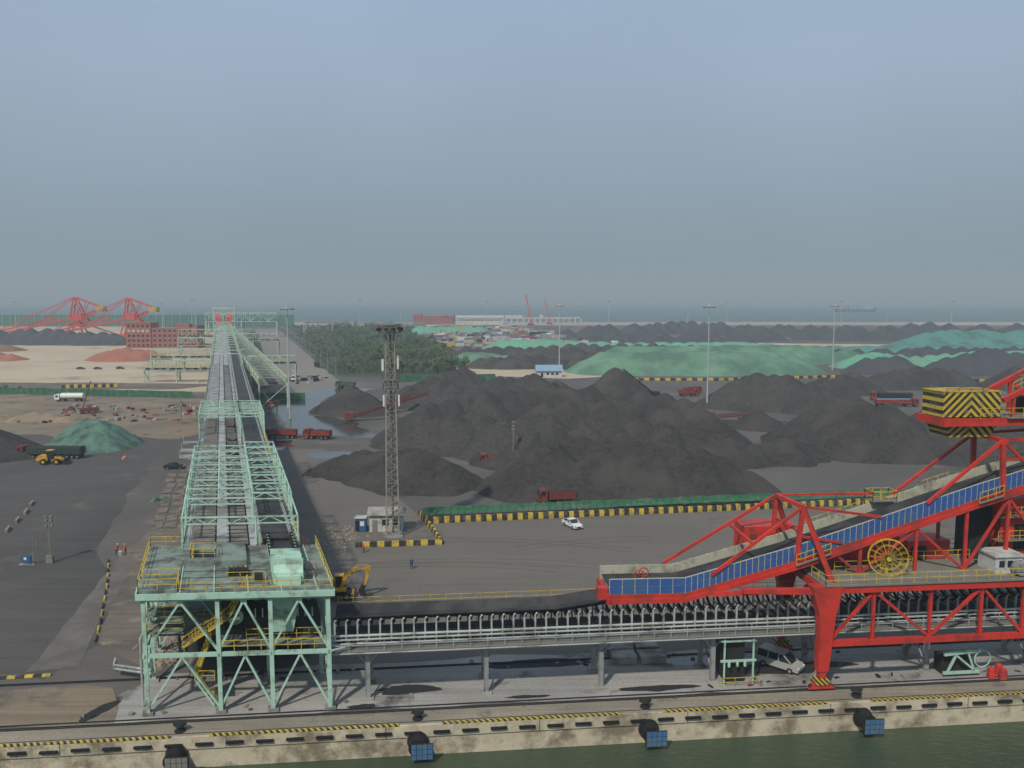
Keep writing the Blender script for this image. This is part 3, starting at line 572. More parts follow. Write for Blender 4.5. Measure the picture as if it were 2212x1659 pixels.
mb.box(Q,A0,A1,5.9,9.1,5.8,6.2,dark)
BP=[(5.75,8.42),(6.75,7.7),(8.3,7.7),(9.3,8.42)]
def bz(a): return 0 if a<5 else min(1.35,(a-5)*0.13)
aa=A0
while aa<17.5:
    a2=min(aa+2.5,17.5)
    for k in range(3):
        (b0,z0),(b1,z1)=BP[k],BP[k+1]
        mb.hexa([Q(aa,b0,z0+bz(aa)),Q(a2,b0,z0+bz(a2)),Q(a2,b1,z1+bz(a2)),Q(aa,b1,z1+bz(aa)),Q(aa,b0,z0+.08+bz(aa)),Q(a2,b0,z0+.08+bz(a2)),Q(a2,b1,z1+.08+bz(a2)),Q(aa,b1,z1+.08+bz(aa))],belt)
    aa=a2
a=A0+0.2
while a<A1:
    mb.box(Q,a-0.07,a+0.07,5.7,9.3,7.2,7.38,steel)
    mb.box(Q,a-0.08,a+0.08,5.5,5.7,5.6,7.9,pipe);mb.box(Q,a-0.08,a+0.08,9.35,9.5,5.6,7.7,steel)
    mb.beam(Q(a,5.6,7.9),Q(a+0.12,5.4,8.3),0.15,0.14,whited)
    mb.cyl(Q(a+0.2,5.6,8.2),Q(a+0.2,6.7,7.45),0.15,0.15,7,dark);mb.cyl(Q(a+0.2,9.35,8.2),Q(a+0.2,8.3,7.45),0.15,0.15,7,dark);mb.cyl(Q(a+.2,6.7,7.45),Q(a+.2,8.3,7.45),.15,.15,7,dark)
    a+=1.12
a=-14.0
while a<A1:
    for b in (5.4,9.2):
        mb.box(Q,a-0.2,a+0.2,b-0.14,b+0.14,0.2,5.0,steel);mb.box(Q,a-0.24,a-0.2,b-0.2,b+0.2,0.2,5.0,steel);mb.box(Q,a+0.2,a+0.24,b-0.2,b+0.2,0.2,5.0,steel)
        mb.box(Q,a-0.55,a+0.55,b-0.45,b+0.45,0.02,0.2,concl)
        mb.beam(Q(a,b,3.6),Q(a+1.3,b,5.1),0.14,0.14,steel);mb.beam(Q(a,b,3.6),Q(a-1.3,b,5.1),0.14,0.14,steel)
    mb.beam(Q(a,5.4,0.6),Q(a,9.2,4.7),0.14,0.14,steel);mb.beam(Q(a,9.2,0.6),Q(a,5.4,4.7),0.14,0.14,steel)
    a+=11.9
mb.build("quay_conveyor_trestle")
# ------------------------------------------------------------------ ship loader
def zb(a):
    P=[(10.5,9.9),(18.6,9.8),(30.3,12.8),(50.3,18.9),(56,20.5),(85,29.5)]
    for (x0,y0),(x1,y1) in zip(P[:-1],P[1:]):
        if a<=x1: return y0+(y1-y0)*(a-x0)/(x1-x0)
    return P[-1][1]
mb=MB()
RF=red
for b in (2.5,12.0):
    for a0,sg in ((32.2,1),(66.5,-1)):
        aL,aR=a0-1.6,a0+1.7
        mb.hexa([Q(a0-0.55,b-0.45,2.2),Q(a0+0.55,b-0.45,2.2),Q(a0+0.55,b+0.45,2.2),Q(a0-0.55,b+0.45,2.2),Q(a0-0.6,b-0.6,8),Q(a0+1.0,b-0.6,8),Q(a0+1.0,b+0.6,8),Q(a0-0.6,b+0.6,8)],RF)
        mb.hexa([Q(a0-0.6,b-0.6,8),Q(a0+1.0,b-0.6,8),Q(a0+1.0,b+0.6,8),Q(a0-0.6,b+0.6,8),Q(aL,b-0.6,11.2),Q(aR,b-0.6,11.2),Q(aR,b+0.6,11.2),Q(aL,b+0.6,11.2)],RF)
        mb.box(Q,a0-0.35,a0+0.35,b-0.35,b+0.35,1.4,2.2,RF);mb.box(Q,a0-0.75,a0+0.75,b-0.4,b+0.4,0.75,1.45,hz_small)
        mb.hexa([Q(a0-1.4,b-0.3,0.3),Q(a0+1.4,b-0.3,0.3),Q(a0+1.4,b+0.3,0.3),Q(a0-1.4,b+0.3,0.3),Q(a0-0.9,b-0.3,0.8),Q(a0+0.9,b-0.3,0.8),Q(a0+0.9,b+0.3,0.8),Q(a0-0.9,b+0.3,0.8)],RF)
        for k in (-1.0,-0.35,0.35,1.0): mb.cyl(Q(a0+k,b-0.2,0.42),Q(a0+k,b+0.2,0.42),0.3,0.3,12,dark)
    mb.box(Q,32.8,66,b-0.3,b+0.3,4.75,5.3,RF);mb.box(Q,31.2,68,b-0.45,b+0.45,10.4,11.1,RF)
    nodes=[32.9,37.5,43.7,49.3,54,60,65.8]
    for i,a in enumerate(nodes[1:-1]): mb.box(Q,a-0.15,a+0.15,b-0.15,b+0.15,5.3,10.4,RF)
    for i in range(len(nodes)-1):
        p,q=nodes[i],nodes[i+1]
        if i%2: mb.beam(Q(p,b,10.4),Q(q,b,5.3),0.28,0.28,RF)
        else: mb.beam(Q(p,b,5.3),Q(q,b,10.4),0.28,0.28,RF)
        for a in (p,q): mb.box(Q,a-.4,a+.4,b-.06,b+.06,5.3,5.9,RF);mb.box(Q,a-.4,a+.4,b-.06,b+.06,9.8,10.4,RF)
for a in (32.2,43.7,54,66.5): mb.box(Q,a-0.4,a+0.4,2.95,11.55,10.3,11.05,RF)
mb.box(Q,32,67,1.9,12.6,11.12,11.3,steeld)
mb.rail([Q(67,1.95,11.3),Q(32,1.95,11.3),Q(32,5.0,11.3)],1.1,yellow,1.3);mb.rail([Q(32,12.5,11.3),Q(67,12.5,11.3)],1.1,yellow,1.5);mb.rail([Q(35,6,11.3),Q(44,6,11.3),Q(44,8.5,11.3),Q(52,8.5,11.3)],1.1,yellow,1.2)
mb.hexa([Q(24,3.2,10.3),Q(31,2.2,10.3),Q(31,2.9,10.3),Q(24,3.9,10.3),Q(24,3.2,10.7),Q(31,2.2,10.9),Q(31,2.9,10.9),Q(24,3.9,10.7)],RF)
mb.beam(Q(21.5,5.3,9.6),Q(31,2.8,10.6),0.4,0.4,RF)
brk=[10.6,14.6,18.6]+[18.6+ (30.3-18.6)*i/6 for i in range(1,7)]+[30.3+20*i/10 for i in range(1,11)]+[50.3+5.7*i/3 for i in range(1,4)]+[56+29*i/14 for i in range(1,15)]
def sb(a0,a1,b0,b1,z0,z1,m):
    za,zc=zb(a0),zb(a1);mb.hexa([Q(a0,b0,za+z0),Q(a1,b0,zc+z0),Q(a1,b1,zc+z0),Q(a0,b1,za+z0),Q(a0,b0,za+z1),Q(a1,b0,zc+z1),Q(a1,b1,zc+z1),Q(a0,b1,za+z1)],m)
for a0,a1 in zip(brk[:-1],brk[1:]):
    sb(a0,a1,5.5,5.62,-0.05,1.62,frameL);sb(a0,a1,5.2,5.75,-0.95,-0.5,RF);sb(a0,a1,5.35,5.55,-0.5,-0.05,RF)
    sb(a0,a1,9.9,10.4,-0.9,-0.1,RF);sb(a0,a1,10.0,10.12,0.0,1.55,beige)
    sb(a0,a1,5.75,9.9,-0.35,-0.2,steeld);sb(a0,a1,6.2,9.2,0.75,0.9,belt);sb(a0,a1,6.5,8.9,-0.1,0.1,dark);sb(a0,a1,9.2,9.9,-.2,-.1,concl)
    sb(a0,a0+0.15,5.7,10,-0.8,-0.35,RF)
    n=3 if a1-a0>1.5 else 2
    for i in range(n):
        x0=a0+(a1-a0)*i/n+0.05;x1=a0+(a1-a0)*(i+1)/n-0.05
        sb(x0,x1,5.44,5.5,0.03,0.78,blue);sb(x0,x1,5.44,5.5,0.86,1.56,blue)
        sb(x0,x0+0.12,6.2,9.2,0.35,0.55,steel)
        sb(x0-.05,x0+0.02,9.96,10.0,0.0,1.55,frameL)
    sb(a0,a0+0.1,10.12,10.3,0,1.55,frameL)
mb.box(Q,10.3,10.8,5.2,10.4,8.9,10.0,RF);mb.box(Q,9.4,10.4,5.4,6.4,9.4,10.6,RF)
YV=Vector(Q(0,1,0))-Vector(Q(0,0,0))
mb.ring(Q(14.2,7.4,11.2),YV,0.5,0.07,14,red);mb.ring(Q(14.9,8.2,11.2),YV,0.5,0.07,14,red);mb.box(Q,13.4,15.6,7.2,8.4,10.3,10.7,dark)
for a0,a1 in ((30.3,34),(50.3,53),):
    mb.rail([Q(a0,5.0,zb(a0)-0.3),Q(a1,5.0,zb(a1)-0.3)],1.1,yellow,0.9);sb(a0,a1,4.9,5.2,-.4,-.3,steeld)
mb.rail([Q(34,10.9,zb(34)+0.6),Q(42,10.9,zb(42)+0.6)],1.1,yellow,1.2);mb.rail([Q(47,10.9,zb(47)+0.6),Q(60,10.9,zb(60)+0.6)],1.1,yellow,1.2);sb(34,60,10.4,11,.5,.6,steeld)
mb.box(Q,40.8,43.6,9.2,10.9,zb(42)+1.5,zb(42)+1.6,steeld);mb.rail([Q(40.8,9.2,zb(42)+1.6),Q(43.6,9.2,zb(42)+1.6),Q(43.6,10.9,zb(42)+1.6),Q(40.8,10.9,zb(42)+1.6),Q(40.8,9.2,zb(42)+1.6)],1.1,yellow,0.9)
def bm_(p,q,w=0.3): mb.beam(Q(*p),Q(*q),w,w,RF)
A1_=(31.0,5.4,18.6);A2_=(30.2,10.3,18.7)
bm_(A1_,A2_,.4);bm_(A1_,(21.3,5.4,11.6));bm_(A2_,(17.6,10.3,11.4));bm_(A1_,(39.6,5.4,17.3),.25);bm_(A2_,(41.5,10.3,18.6),.25)
bm_(A1_,(30.4,5.4,12.2),.42);bm_(A2_,(30.0,10.3,12),.42);bm_(A1_,(33.4,3.0,11),.42);bm_(A2_,(33.4,11.6,11),.4);bm_((25.6,5.4,14.9),(25.2,10.3,15.4),.25);bm_((30.6,5.4,15.5),(35.5,5.4,14.6),.25);bm_((30.6,5.4,16),(30.2,10.3,16.2),.22)
B1_=(52.8,5.4,25.2);B2_=(53.0,10.3,25.2)
bm_(B1_,B2_,.4);bm_(B1_,(44.6,5.4,18.6));bm_(B2_,(43.6,10.3,18.4));bm_(B1_,(53.2,5.4,19),.45);bm_(B2_,(53.2,10.3,19),.45);bm_(B1_,(72,5.4,26));bm_(B2_,(72,10.3,26));bm_(B1_,(57.5,5.4,21),.3);bm_((52.9,5.4,23),(60,5.4,24),.22)
for a in (37.5,43.7,49.3,54,60): bm_((a,5.5,11.1),(a,5.5,zb(a)-0.9),.3);bm_((a,10.2,11.1),(a,10.2,zb(a)-0.9),.3)
for p,q in ((37.5,43.7),(49.3,54)): bm_((p,5.5,11.2),(q,5.5,zb(q)-1),.25)
for p,q in ((43.7,49.3),(54,60)): bm_((q,5.5,11.2),(p,5.5,zb(p)-1),.25)
bm_((43.7,10.2,11.2),(37.5,10.2,zb(37.5)-1),.25);bm_((35,5.5,13.2),(37.5,5.5,11.2),.25)
mb.box(Q,27,33,10.8,14.0,11.4,15.0,RF);mb.box(Q,26,34.4,10.6,14.4,10.9,11.4,RF);mb.box(Q,36,43,8.8,12,11.35,14.2,RF);mb.box(Q,45,50,9,12,11.35,13.4,RF);mb.box(Q,45.5,47,8.6,9,11.35,12.8,dark)
for i in range(4): mb.box(Q,27.6+i*1.3,28.4+i*1.3,10.74,10.8,12.2,14.2,brownred)
mb.box(Q,54.5,60,7.2,11.8,11.35,18.3,RF);mb.box(Q,51.9,54.4,8.5,11,11.35,17.2,dark);mb.box(Q,56.2,57.6,7.14,7.2,12.5,15.5,dark);mb.box(Q,62.5,67,7.2,11.8,11.35,25.8,RF)
for z in (14.0,16.6): mb.box(Q,53.6,61,6.2,7.2,z-0.08,z,steeld);mb.rail([Q(53.6,6.2,z),Q(61,6.2,z)],1.1,yellow,1.1)
mb.cyl(Q(64.8,9.5,25.8),Q(64.8,9.5,26.5),2.4,2.4,24,dark)
mb.box(Q,46.8,80,6.4,7.0,26.6,27.4,RF);mb.box(Q,46.8,80,10.8,11.4,26.6,27.4,RF);mb.box(Q,46.8,47.4,7.0,10.8,26.6,27.4,RF);mb.box(Q,53.7,54.1,7.0,10.8,26.6,27.3,RF)
mb.box(Q,53.8,80,6.0,11.8,27.42,27.5,steeld);mb.rail([Q(50.6,6.1,27.45),Q(80,6.1,27.45)],1.1,yellow,1.2);mb.rail([Q(53.8,11.7,27.5),Q(80,11.7,27.5)],1.1,yellow,1.2)
for b in (6.8,11): bm_((53.6,b,29.3),(64,b,34.4),.5);bm_((54.8,b,27.5),(54.8,b,29.9),.3);bm_((57.5,b,27.5),(57.5,b,31.2),.3);bm_((57.5,b,31.2),(60.5,b,27.5),.3);bm_((60.5,b,27.5),(60.5,b,32.8),.3);bm_((64,b,34.4),(64,b,27.5),.5);bm_((64,b,34.4),(80,b,28),.35)
mb.box(Q,57.5,61,7.6,10.4,27.6,29.4,dark);mb.box(Q,55.6,58.5,6.2,7.4,31.9,32.0,steeld)
mb.rail([Q(54.5,6.6,30.2),Q(60,6.6,32.9)],1.0,yellow,1.0);mb.rail([Q(55.6,6.3,32.0),Q(58.5,6.3,32.0)],1.3,yellow,.8)
mb.build("ship_loader")
mb=MB()
CW=lambda a,b,z:(a,b,z)
mb.box(CW,47.0,53.5,7.05,10.75,27.5,30.2,hz_chev);mb.hexa([CW(48,7.3,25.3),CW(52.6,7.3,25.3),CW(52.6,10.6,25.3),CW(48,10.6,25.3),CW(47.5,7.05,26.6),CW(53.3,7.05,26.6),CW(53.3,10.75,26.6),CW(47.5,10.75,26.6)],hz_chev)
mb.box(CW,46.9,53.6,7.0,10.8,30.2,30.3,ypaint);mb.rail([CW(47.4,7.2,30.3),CW(52.9,7.2,30.3)],.3,brownred,1.2)
cw_=mb.build("counterweight");cw_.rotation_euler=(0,0,th);cw_.location=(0,74,0)
cw_.parent=bpy.data.objects["ship_loader"]
mb=MB();c=Vector(Q(40.0,4.4,13.2));ax=(Vector(Q(0.35,1,0))-Vector(Q(0,0,0))).normalized()
for o in (-0.18,0.18):
    mb.ring(c+ax*o,ax,1.95,0.05,28,yellow);mb.ring(c+ax*o,ax,1.3,0.03,20,yellow)
    a_=ax.orthogonal().normalized();b_=ax.cross(a_)
    for i in range(16):
        t=math.pi*2*i/16;mb.beam(c+ax*o,c+ax*o+(a_*math.cos(t)+b_*math.sin(t))*1.95,0.03,0.03,yellow)
mb.cyl(c-ax*0.5,c+ax*0.5,0.3,0.3,14,dark);mb.cyl(c-ax*0.6,c-ax*0.5,0.25,0.25,14,yellow);mb.beam(c+ax*.6+Vector((0,0,-1.9)),c+ax*.5,0.3,0.3,yellow)
r_=mb.build("cable_reel");r_.parent=bpy.data.objects["ship_loader"]
mb=MB();mb.box(Q,51.5,54.6,3.6,6.4,11.31,13.1,whited);mb.box(Q,51.3,54.8,3.4,6.6,13.1,13.25,whited)
for i in range(3): mb.box(Q,51.9+i*0.95,52.5+i*0.95,3.56,3.6,12.0,12.7,glass)
mb.cyl(Q(55.6,2.6,12.2),Q(55.6,4.2,12.2),0.85,0.85,18,whited);mb.cyl(Q(53.7,2.4,12.1),Q(53.7,3.35,12.1),0.7,0.7,18,steel)
e_=mb.build("electrical_cabin");e_.parent=bpy.data.objects["ship_loader"]
mb=MB()
for a in (22.6,25.7):
    for b in (4.4,): mb.box(Q,a-0.08,a+0.08,b-0.08,b+0.08,0.02,5.0,mint)
mb.box(Q,22.2,26,4.3,4.5,2.6,2.8,mint);mb.box(Q,22.2,26,4.3,5.2,4.75,4.85,mint);mb.box(Q,23,25,5.0,8,0.1,4.9,dark);mb.rail([Q(22.4,4.2,0.05),Q(26.4,4.2,0.05)],0.9,yellow,1)
for w in (23.1,24.0,24.8): mb.cyl(Q(w,4.35,2.1),Q(w,4.35,2.6),.15,.15,8,mint)
mb.build("belt_tensioner_frame")
mb=MB()
mb.beam(Q(46.5,3.9,0.5),Q(50.6,3.9,0.5),.2,.3,mint);mb.beam(Q(46.5,3.9,2.6),Q(50.6,3.9,2.9),.25,.4,mint);mb.beam(Q(47,3.9,.6),Q(47.9,3.9,2.5),.2,.2,mint);mb.beam(Q(50,3.9,.6),Q(49.2,3.9,2.7),.2,.2,mint);mb.beam(Q(47.8,3.9,2.5),Q(50,3.9,.7),.2,.2,mint);mb.ring(Q(50.9,3.9,1.9),YV,.9,.07,18,mint);mb.box(Q,46.8,50.2,4.6,6,0.1,2.0,dark)
mb.build("belt_tensioner_frame")
mb=MB()
for a,b,l in ((12.3,10.4,2.6),(15.4,10.2,2.8),(12,12.6,3),(15.6,12.8,2.4)): mb.box(Q,a,a+l,b,b+1.9,0.02,0.75,concl);mb.box(Q,a-.05,a+l+.05,b-.05,b+1.95,.75,.85,concl)
mb.build("concrete_pit_cover")
for i,(a,b) in enumerate(((51.5,3.2),(52.6,2.9),(52.9,4.0))):
    mb=MB();mb.cyl(Q(a,b,0.03),Q(a,b,1.1),0.42,0.36,14,red);mb.cyl(Q(a,b,1.1),Q(a,b,1.25),.25,.2,12,red);mb.ring(Q(a,b,.6),(0,0,1),.41,.04,14,red);mb.build("steel_drum")
mb=MB();rs=random.Random(21)
for i in range(60):
    a=rs.uniform(-42,60);b=rs.choice((rs.uniform(3.9,5),rs.uniform(10.5,13)));f_=LF(*q2(a,b),rs.uniform(0,3));l=rs.uniform(.2,1.0)
    mb.box(f_,0,l,0,rs.uniform(.1,.4),.02,rs.uniform(.05,.25),rs.choice((steeld,dark,concl,brownred,steeld,rubber)))
mb.build("scrap_material")
# ------------------------------------------------------------------ lattice light tower
mb=MB();X,Y=-20.3,134.6;LT=LF(X,Y,0.2)
H_=35.0;n=26
def hw(z): return 1.05-0.35*z/H_
lat=mat("tower_steel",S(138,133,122),.7,.15,.6)
for sx in (-1,1):
    for sy in (-1,1):
        mb.beam(LT(sx*hw(0),sy*hw(0),0),LT(sx*hw(H_),sy*hw(H_),H_),0.15,0.15,lat)
for i in range(n):
    z0=H_*i/n;z1=H_*(i+1)/n
    C0=[(-hw(z0),-hw(z0)),(hw(z0),-hw(z0)),(hw(z0),hw(z0)),(-hw(z0),hw(z0))];C1=[(-hw(z1),-hw(z1)),(hw(z1),-hw(z1)),(hw(z1),hw(z1)),(-hw(z1),hw(z1))]
    for k in range(4):
        a=C0[k];b=C0[(k+1)%4];c=C1[(k+1)%4];d=C1[k]
        mb.beam(LT(*a,z0),LT(*b,z0),0.08,0.08,lat)
        if k%2==i%2: mb.beam(LT(*a,z0),LT(*c,z1),0.08,0.08,lat)
        else: mb.beam(LT(*b,z0),LT(*d,z1),0.08,0.08,lat)
mb.beam(LT(.1,.6,0),LT(.1,.5,H_),.3,.06,steeld)
def plat(z,r,m=steeld):
    mb.box(LT,-r,r,-r,r,z-0.1,z,m);mb.rail([LT(-r,-r,z),LT(r,-r,z),LT(r,r,z),LT(-r,r,z),LT(-r,-r,z)],1.1,m,0.8,0.06)
plat(34.6,1.7);plat(26.8,1.3);plat(25.2,1.2);mb.cyl(LT(0,0,35.9),LT(0,0,36.1),2.0,2.0,16,steeld);mb.ring(LT(0,0,35.5),(0,0,1),1.9,.07,16,steeld)
for i in range(10):
    t=2*math.pi*i/10;x,y=1.95*math.cos(t),1.95*math.sin(t);mb.box(LT,x-0.22,x+0.22,y-0.22,y+0.22,34.9,35.4,dark)
for x,y,z in ((-1.25,-.9,28.4),(1.2,-.9,28.6),(1.35,.3,28.9),(-1.2,-.9,22.4),(1.3,-.9,22.4),(-1.3,.5,28.2)): mb.box(LT,x-0.14,x+0.14,y-0.1,y+0.1,z,z+1.9,white);mb.beam(LT(x,y,z+1),LT(x*0.6,y*.7,z+1),.06,.06,steeld)
mb.box(LT,-1.6,1.6,-1.6,1.6,0,0.4,concl)
mb.build("lattice_light_tower")
def mast(x,y,h,name="high_mast_light",m=None,r=0.34,head=1.7):
    m=m or mfar
    mb=MB();mb.cyl((x,y,0),(x,y,h),r,r*.5,10,m);mb.cyl((x,y,0),(x,y,0.5),r*1.8,r*1.6,10,concl)
    mb.ring((x,y,h-0.4),(0,0,1),head,0.09,14,m);mb.cyl((x,y,h-.2),(x,y,h+.5),.5,.3,10,m)
    for i in range(10):
        t=2*math.pi*i/10;cx,cy=x+head*math.cos(t),y+head*math.sin(t)
        mb.beam((x,y,h-0.4),(cx,cy,h-0.4),.07,.07,m);mb.box(W,cx-.32,cx+.32,cy-.32,cy+.32,h-.95,h-.45,steeld)
    return mb.build(name)
mast(-75,271,37.6,r=.34,head=2.1);mast(73,300.8,38,r=.34,head=2.1);mast(27,461,37.2,r=.38,head=2.2);mast(183,461,37.2,r=.38,head=2.2)
for x,y,h in ((-187,1000,40),(-31,1000,39),(119,1000,39),(264,1000,39),(405,1000,39),(541,1000,39),(-611,1000,38),(-430,1000,36),(-394,1000,41),(-391,1003,41),(-178,1300,28),(-170,1300,27),(20,1350,27),(600,1300,25),(290,1340,26)): mast(x,y,h,m=mfar,r=.6,head=2.4)
# ------------------------------------------------------------------ buildings
def building(name,fr,w,d,h,storeys,nw,mwall,parapet=0.8,wm=glass,frac=.5,rm=None):
    mb=MB();mb.box(fr,0,w,0,d,0,h,mwall);mb.box(fr,-.15,w+.15,-.15,d+.15,h,h+parapet,mwall);mb.box(fr,.4,w-.4,.4,d-.4,h+parapet-.0,h+parapet+.05,rm or concl)
    fh=h/storeys
    for s in range(storeys):
        for i in range(nw):
            x0=w*(i+.5-frac/2)/nw;x1=w*(i+.5+frac/2)/nw
            mb.box(fr,x0,x1,-.06,.0,fh*s+fh*.32,fh*s+fh*.78,wm);mb.box(fr,x0-.1,x1+.1,-.16,-.0,fh*s+fh*.25,fh*s+fh*.31,whited)
        for i in range(max(2,int(d/4))):
            k=max(2,int(d/4));y0=d*(i+.3)/k;y1=d*(i+.7)/k
            mb.box(fr,w,w+.06,y0,y1,fh*s+fh*.32,fh*s+fh*.78,wm)
    return mb
f1=LF(-321,676,0.03)
mb=building("x",f1,58,16,16,4,14,brick);mb.box(f1,-0.5,20,-1.0,16.5,0,20.5,brick);mb.box(f1,-.9,20.4,-1.4,17,20.5,21.3,brick)
for s in range(5):
    for i in range(5): mb.box(f1,1+i*3.8,3.2+i*3.8,-1.08,-1.0,4*s+1.4,4*s+3.3,whited if s in(3,) else glass)
mb.box(f1,38,50,4,12,16.85,20,brick);mb.box(f1,56,58.2,-.5,16.5,0,19,brick)
mb.build("brick_office_building")
mb=building("x",LF(-163,1340,0),66,30,13,4,12,brickf);mb.box(LF(-163,1340,0),0,14,-1,20,13,17,brickf);mb.box(LF(-163,1340,0),50,56,-1,10,13,16,brickf);mb.build("brick_warehouse")
mb=MB();fs=LF(-92,1335,0);mb.box(fs,0,78,0,40,0,11,whited);mb.prism(lambda x,y,z:fs(y,x,z),[(-1,11),(20,14.5),(41,11)],-1,79,whited);mb.box(fs,3,75,-.1,0,6.5,8,glass);mb.build("white_shed")
mb=MB();fs=LF(-12,1400,0.03)
mb.box(fs,0,130,0,10,8,10,whited)
for i in range(14): mb.box(fs,i*10,i*10+2.2,0,10,0,8,whited)
mb.box(fs,0,30,2,9,10,14,whited);mb.box(fs,60,66,2,9,10,15,whited);mb.build("jetty_viaduct")
for x,y,h,s in ((30,1300,50,1.2),(62,1350,42,.8)):
    mb=MB();fs=LF(x,y,0)
    mb.box(fs,-4,4,-4,4,.5,4.5,redfar);mb.box(fs,-5,5,-5,-3,0,1.6,dark);mb.box(fs,-5,5,3,5,0,1.6,dark)
    tip=Vector((x-8,y,h))
    for o in (-1.1,1.1):
        mb.beam((x+o,y-1,4),tip+Vector((o*.4,0,0)),.7*s,.7*s,redfar)
    for i in range(12):
        a=Vector((x-1.1,y-1,4)).lerp(tip,i/12);b=Vector((x+1.1,y-1,4)).lerp(tip,(i+1)/12);mb.beam(a,b,.35,.35,redfar)
    mb.beam((x+5,y,10),tip,.3,.3,redfar);mb.beam((x+3,y,4),(x+5,y,10),.5,.5,redfar);mb.build("crawler_crane")
mb=MB();mb.beam((-52,690,2),(-40,690,20),1.0,1.0,ypaint);mb.box(W,-58,-48,686,692,.8,4,ypaint)
for k in (-56,-50): mb.cyl((k,685.6,.8),(k,686.2,.8),.9,.9,10,rubber)
mb.build("mobile_crane")
mb=MB();fh_=LF(-24.7,137.0,0.03);mb.box(fh_,0,5.6,0,3.6,0,3.0,whited);mb.prism(lambda x,y,z:fh_(y,x,z),[(-.5,3.0),(1.8,4.0),(4.1,3.0)],-.4,6.0,concl);mb.box(fh_,.5,1.4,-.05,0,0,2.1,steeld);mb.box(fh_,2.2,3.4,-.05,0,1.2,2.2,glass);mb.box(fh_,4.0,5.0,-.05,0,1.2,2.2,glass);mb.build("guard_hut")
mb=MB();fb=LF(-27.2,136.9,0.03);bm1=mat("booth_blue",S(52,90,132),.5,.08,1);mb.box(fb,0,1.9,0,1.9,.1,2.4,bm1);mb.box(fb,-.1,2.0,-.1,2.0,2.4,2.5,whited);mb.box(fb,.9,1.6,-.04,0,1.1,1.9,white);mb.box(fb,.15,.75,-.04,0,.1,2.0,glass);mb.box(fb,1.9,1.94,.5,1.4,1.1,1.9,glass);mb.build("security_booth")
mb=MB()
fc=LF(13,420,0.05);mb.box(fc,0,13,0,7,0,3.2,whited);mb.prism(lambda x,y,z:fc(y,x,z),[(-.8,3.2),(3.5,6.2),(7.8,3.2)],-.6,13.6,mat("blue_roof",S(125,152,172),.6,.08,.5));mb.box(fc,2,3.2,-.06,0,0,2.2,dark)
for i in range(3): mb.box(fc,5+i*2.4,6.4+i*2.4,-.06,0,1.2,2.3,glass)
mb.build("site_office")
cols=[whited,mat("c_white",S(205,205,200),.6,.08,.1),mat("c_blue",S(96,122,150),.6),mat("c_grey",S(140,142,142),.6),mat("c_red",S(140,88,80),.6),mat("c_teal",S(96,134,126),.6),mat("c_tan",S(165,155,135),.6)]
mb=MB();rs=random.Random(5)
for i in range(420):
    y=rs.uniform(700,1180);x=-28-.169*(y-461)+rs.uniform(6,160);f_=LF(x,y,rs.uniform(-.3,.3));l=rs.choice((3,6,6,12,16));h=rs.choice((1.5,2.6,2.6,4));m=rs.choice(cols+[dark,cols[3],cols[6]])
    mb.box(f_,0,l,0,2.8,0,h,m);mb.box(f_,.2,.8,-.1,0,.2,h*.8,glass)
mb.build("container_yard")
# ------------------------------------------------------------------ fences
def blocks(name,pts,l,h,wd,z=0.0,gap=.04,top=None):
    mb=MB();i=0
    for p,q in zip(pts[:-1],pts[1:]):
        p=Vector((*p,z));q=Vector((*q,z));L_=(q-p).length;n=max(1,int(L_/l));ang=math.atan2((q-p).y,(q-p).x);f_=LF(p.x,p.y,ang,z)
        for k in range(n):
            m=ypaint if (i%2) else bpaint;x0=k*L_/n;x1=(k+1)*L_/n-gap;j=R(-.06,.06)
            mb.prism(lambda x,y,zz:f_(y,x+j,zz),[(-wd/2,0),(-wd/2,h*.35),(-wd/3,h+j),(wd/3,h+j),(wd/2,h*.35),(wd/2,0)],x0,x1,m);i+=1
    return mb
mb=blocks("f",[(-15.1,142.6),(57,154.1),(140,168)],.95,1.1,.7);mb.build("striped_barrier")
mb=blocks("f",[(-17.2,148),(-15.3,142.8)],.9,1.0,.6);mb.build("striped_barrier")
mb=blocks("f",[(-15.1,142.0),(-11.5,129.8),(-25.5,128.3)],1.1,0.85,.55);mb.build("striped_barrier")
mb=MB();p=Vector((-16.5,144.2,0));q=Vector((140,169.4,0));d=q-p;n=120
for r,(oy,z0,z1) in enumerate(((0,1.15,1.45),(.9,1.15,1.65),(1.8,1.2,1.95))):
    hs=[z1+R(-.14,.14) for _ in range(n+1)]
    for i in range(n):
        a=p+d*(i/n)+Vector((0,oy,0));b=p+d*((i+1)/n)+Vector((0,oy,0))
        mb.hexa([a+Vector((0,0,z0)),b+Vector((0,0,z0)),b+Vector((0,.05,z0)),a+Vector((0,.05,z0)),a+Vector((0,.3,hs[i])),b+Vector((0,.3,hs[i+1])),b+Vector((0,.35,hs[i+1])),a+Vector((0,.35,hs[i]))],gfence)
        mb.beam(a+Vector((0,-.05,0)),a+Vector((0,-.05,z1+.1)),.06,.06,gfence)
mb.build("green_net_fence")
for pts,h in (([(-260,350),(-220,346),(-131,330)],2.7),([(-103.5,326),(-83.8,326)],2.6),([(-58,394),(-8.4,407)],3.0)):
    mb=MB()
    for p,q in zip(pts[:-1],pts[1:]):
        p=Vector((*p,0));q=Vector((*q,0));n=int((q-p).length/3)
        for i in range(n):
            a=p.lerp(q,i/n);b=p.lerp(q,(i+1)/n);u=Vector((0,0,h+R(-.1,.1)));mb.hexa([a,b,b+Vector((0,.08,0)),a+Vector((0,.08,0)),a+u,b+u,b+Vector((0,.08,0))+u,a+Vector((0,.08,0))+u],gfence);mb.beam(a-Vector((0,.1,0)),a-Vector((0,.1,0))+u*1.05,.15,.15,gfence)
    mb.build("green_net_fence")
mb=MB()
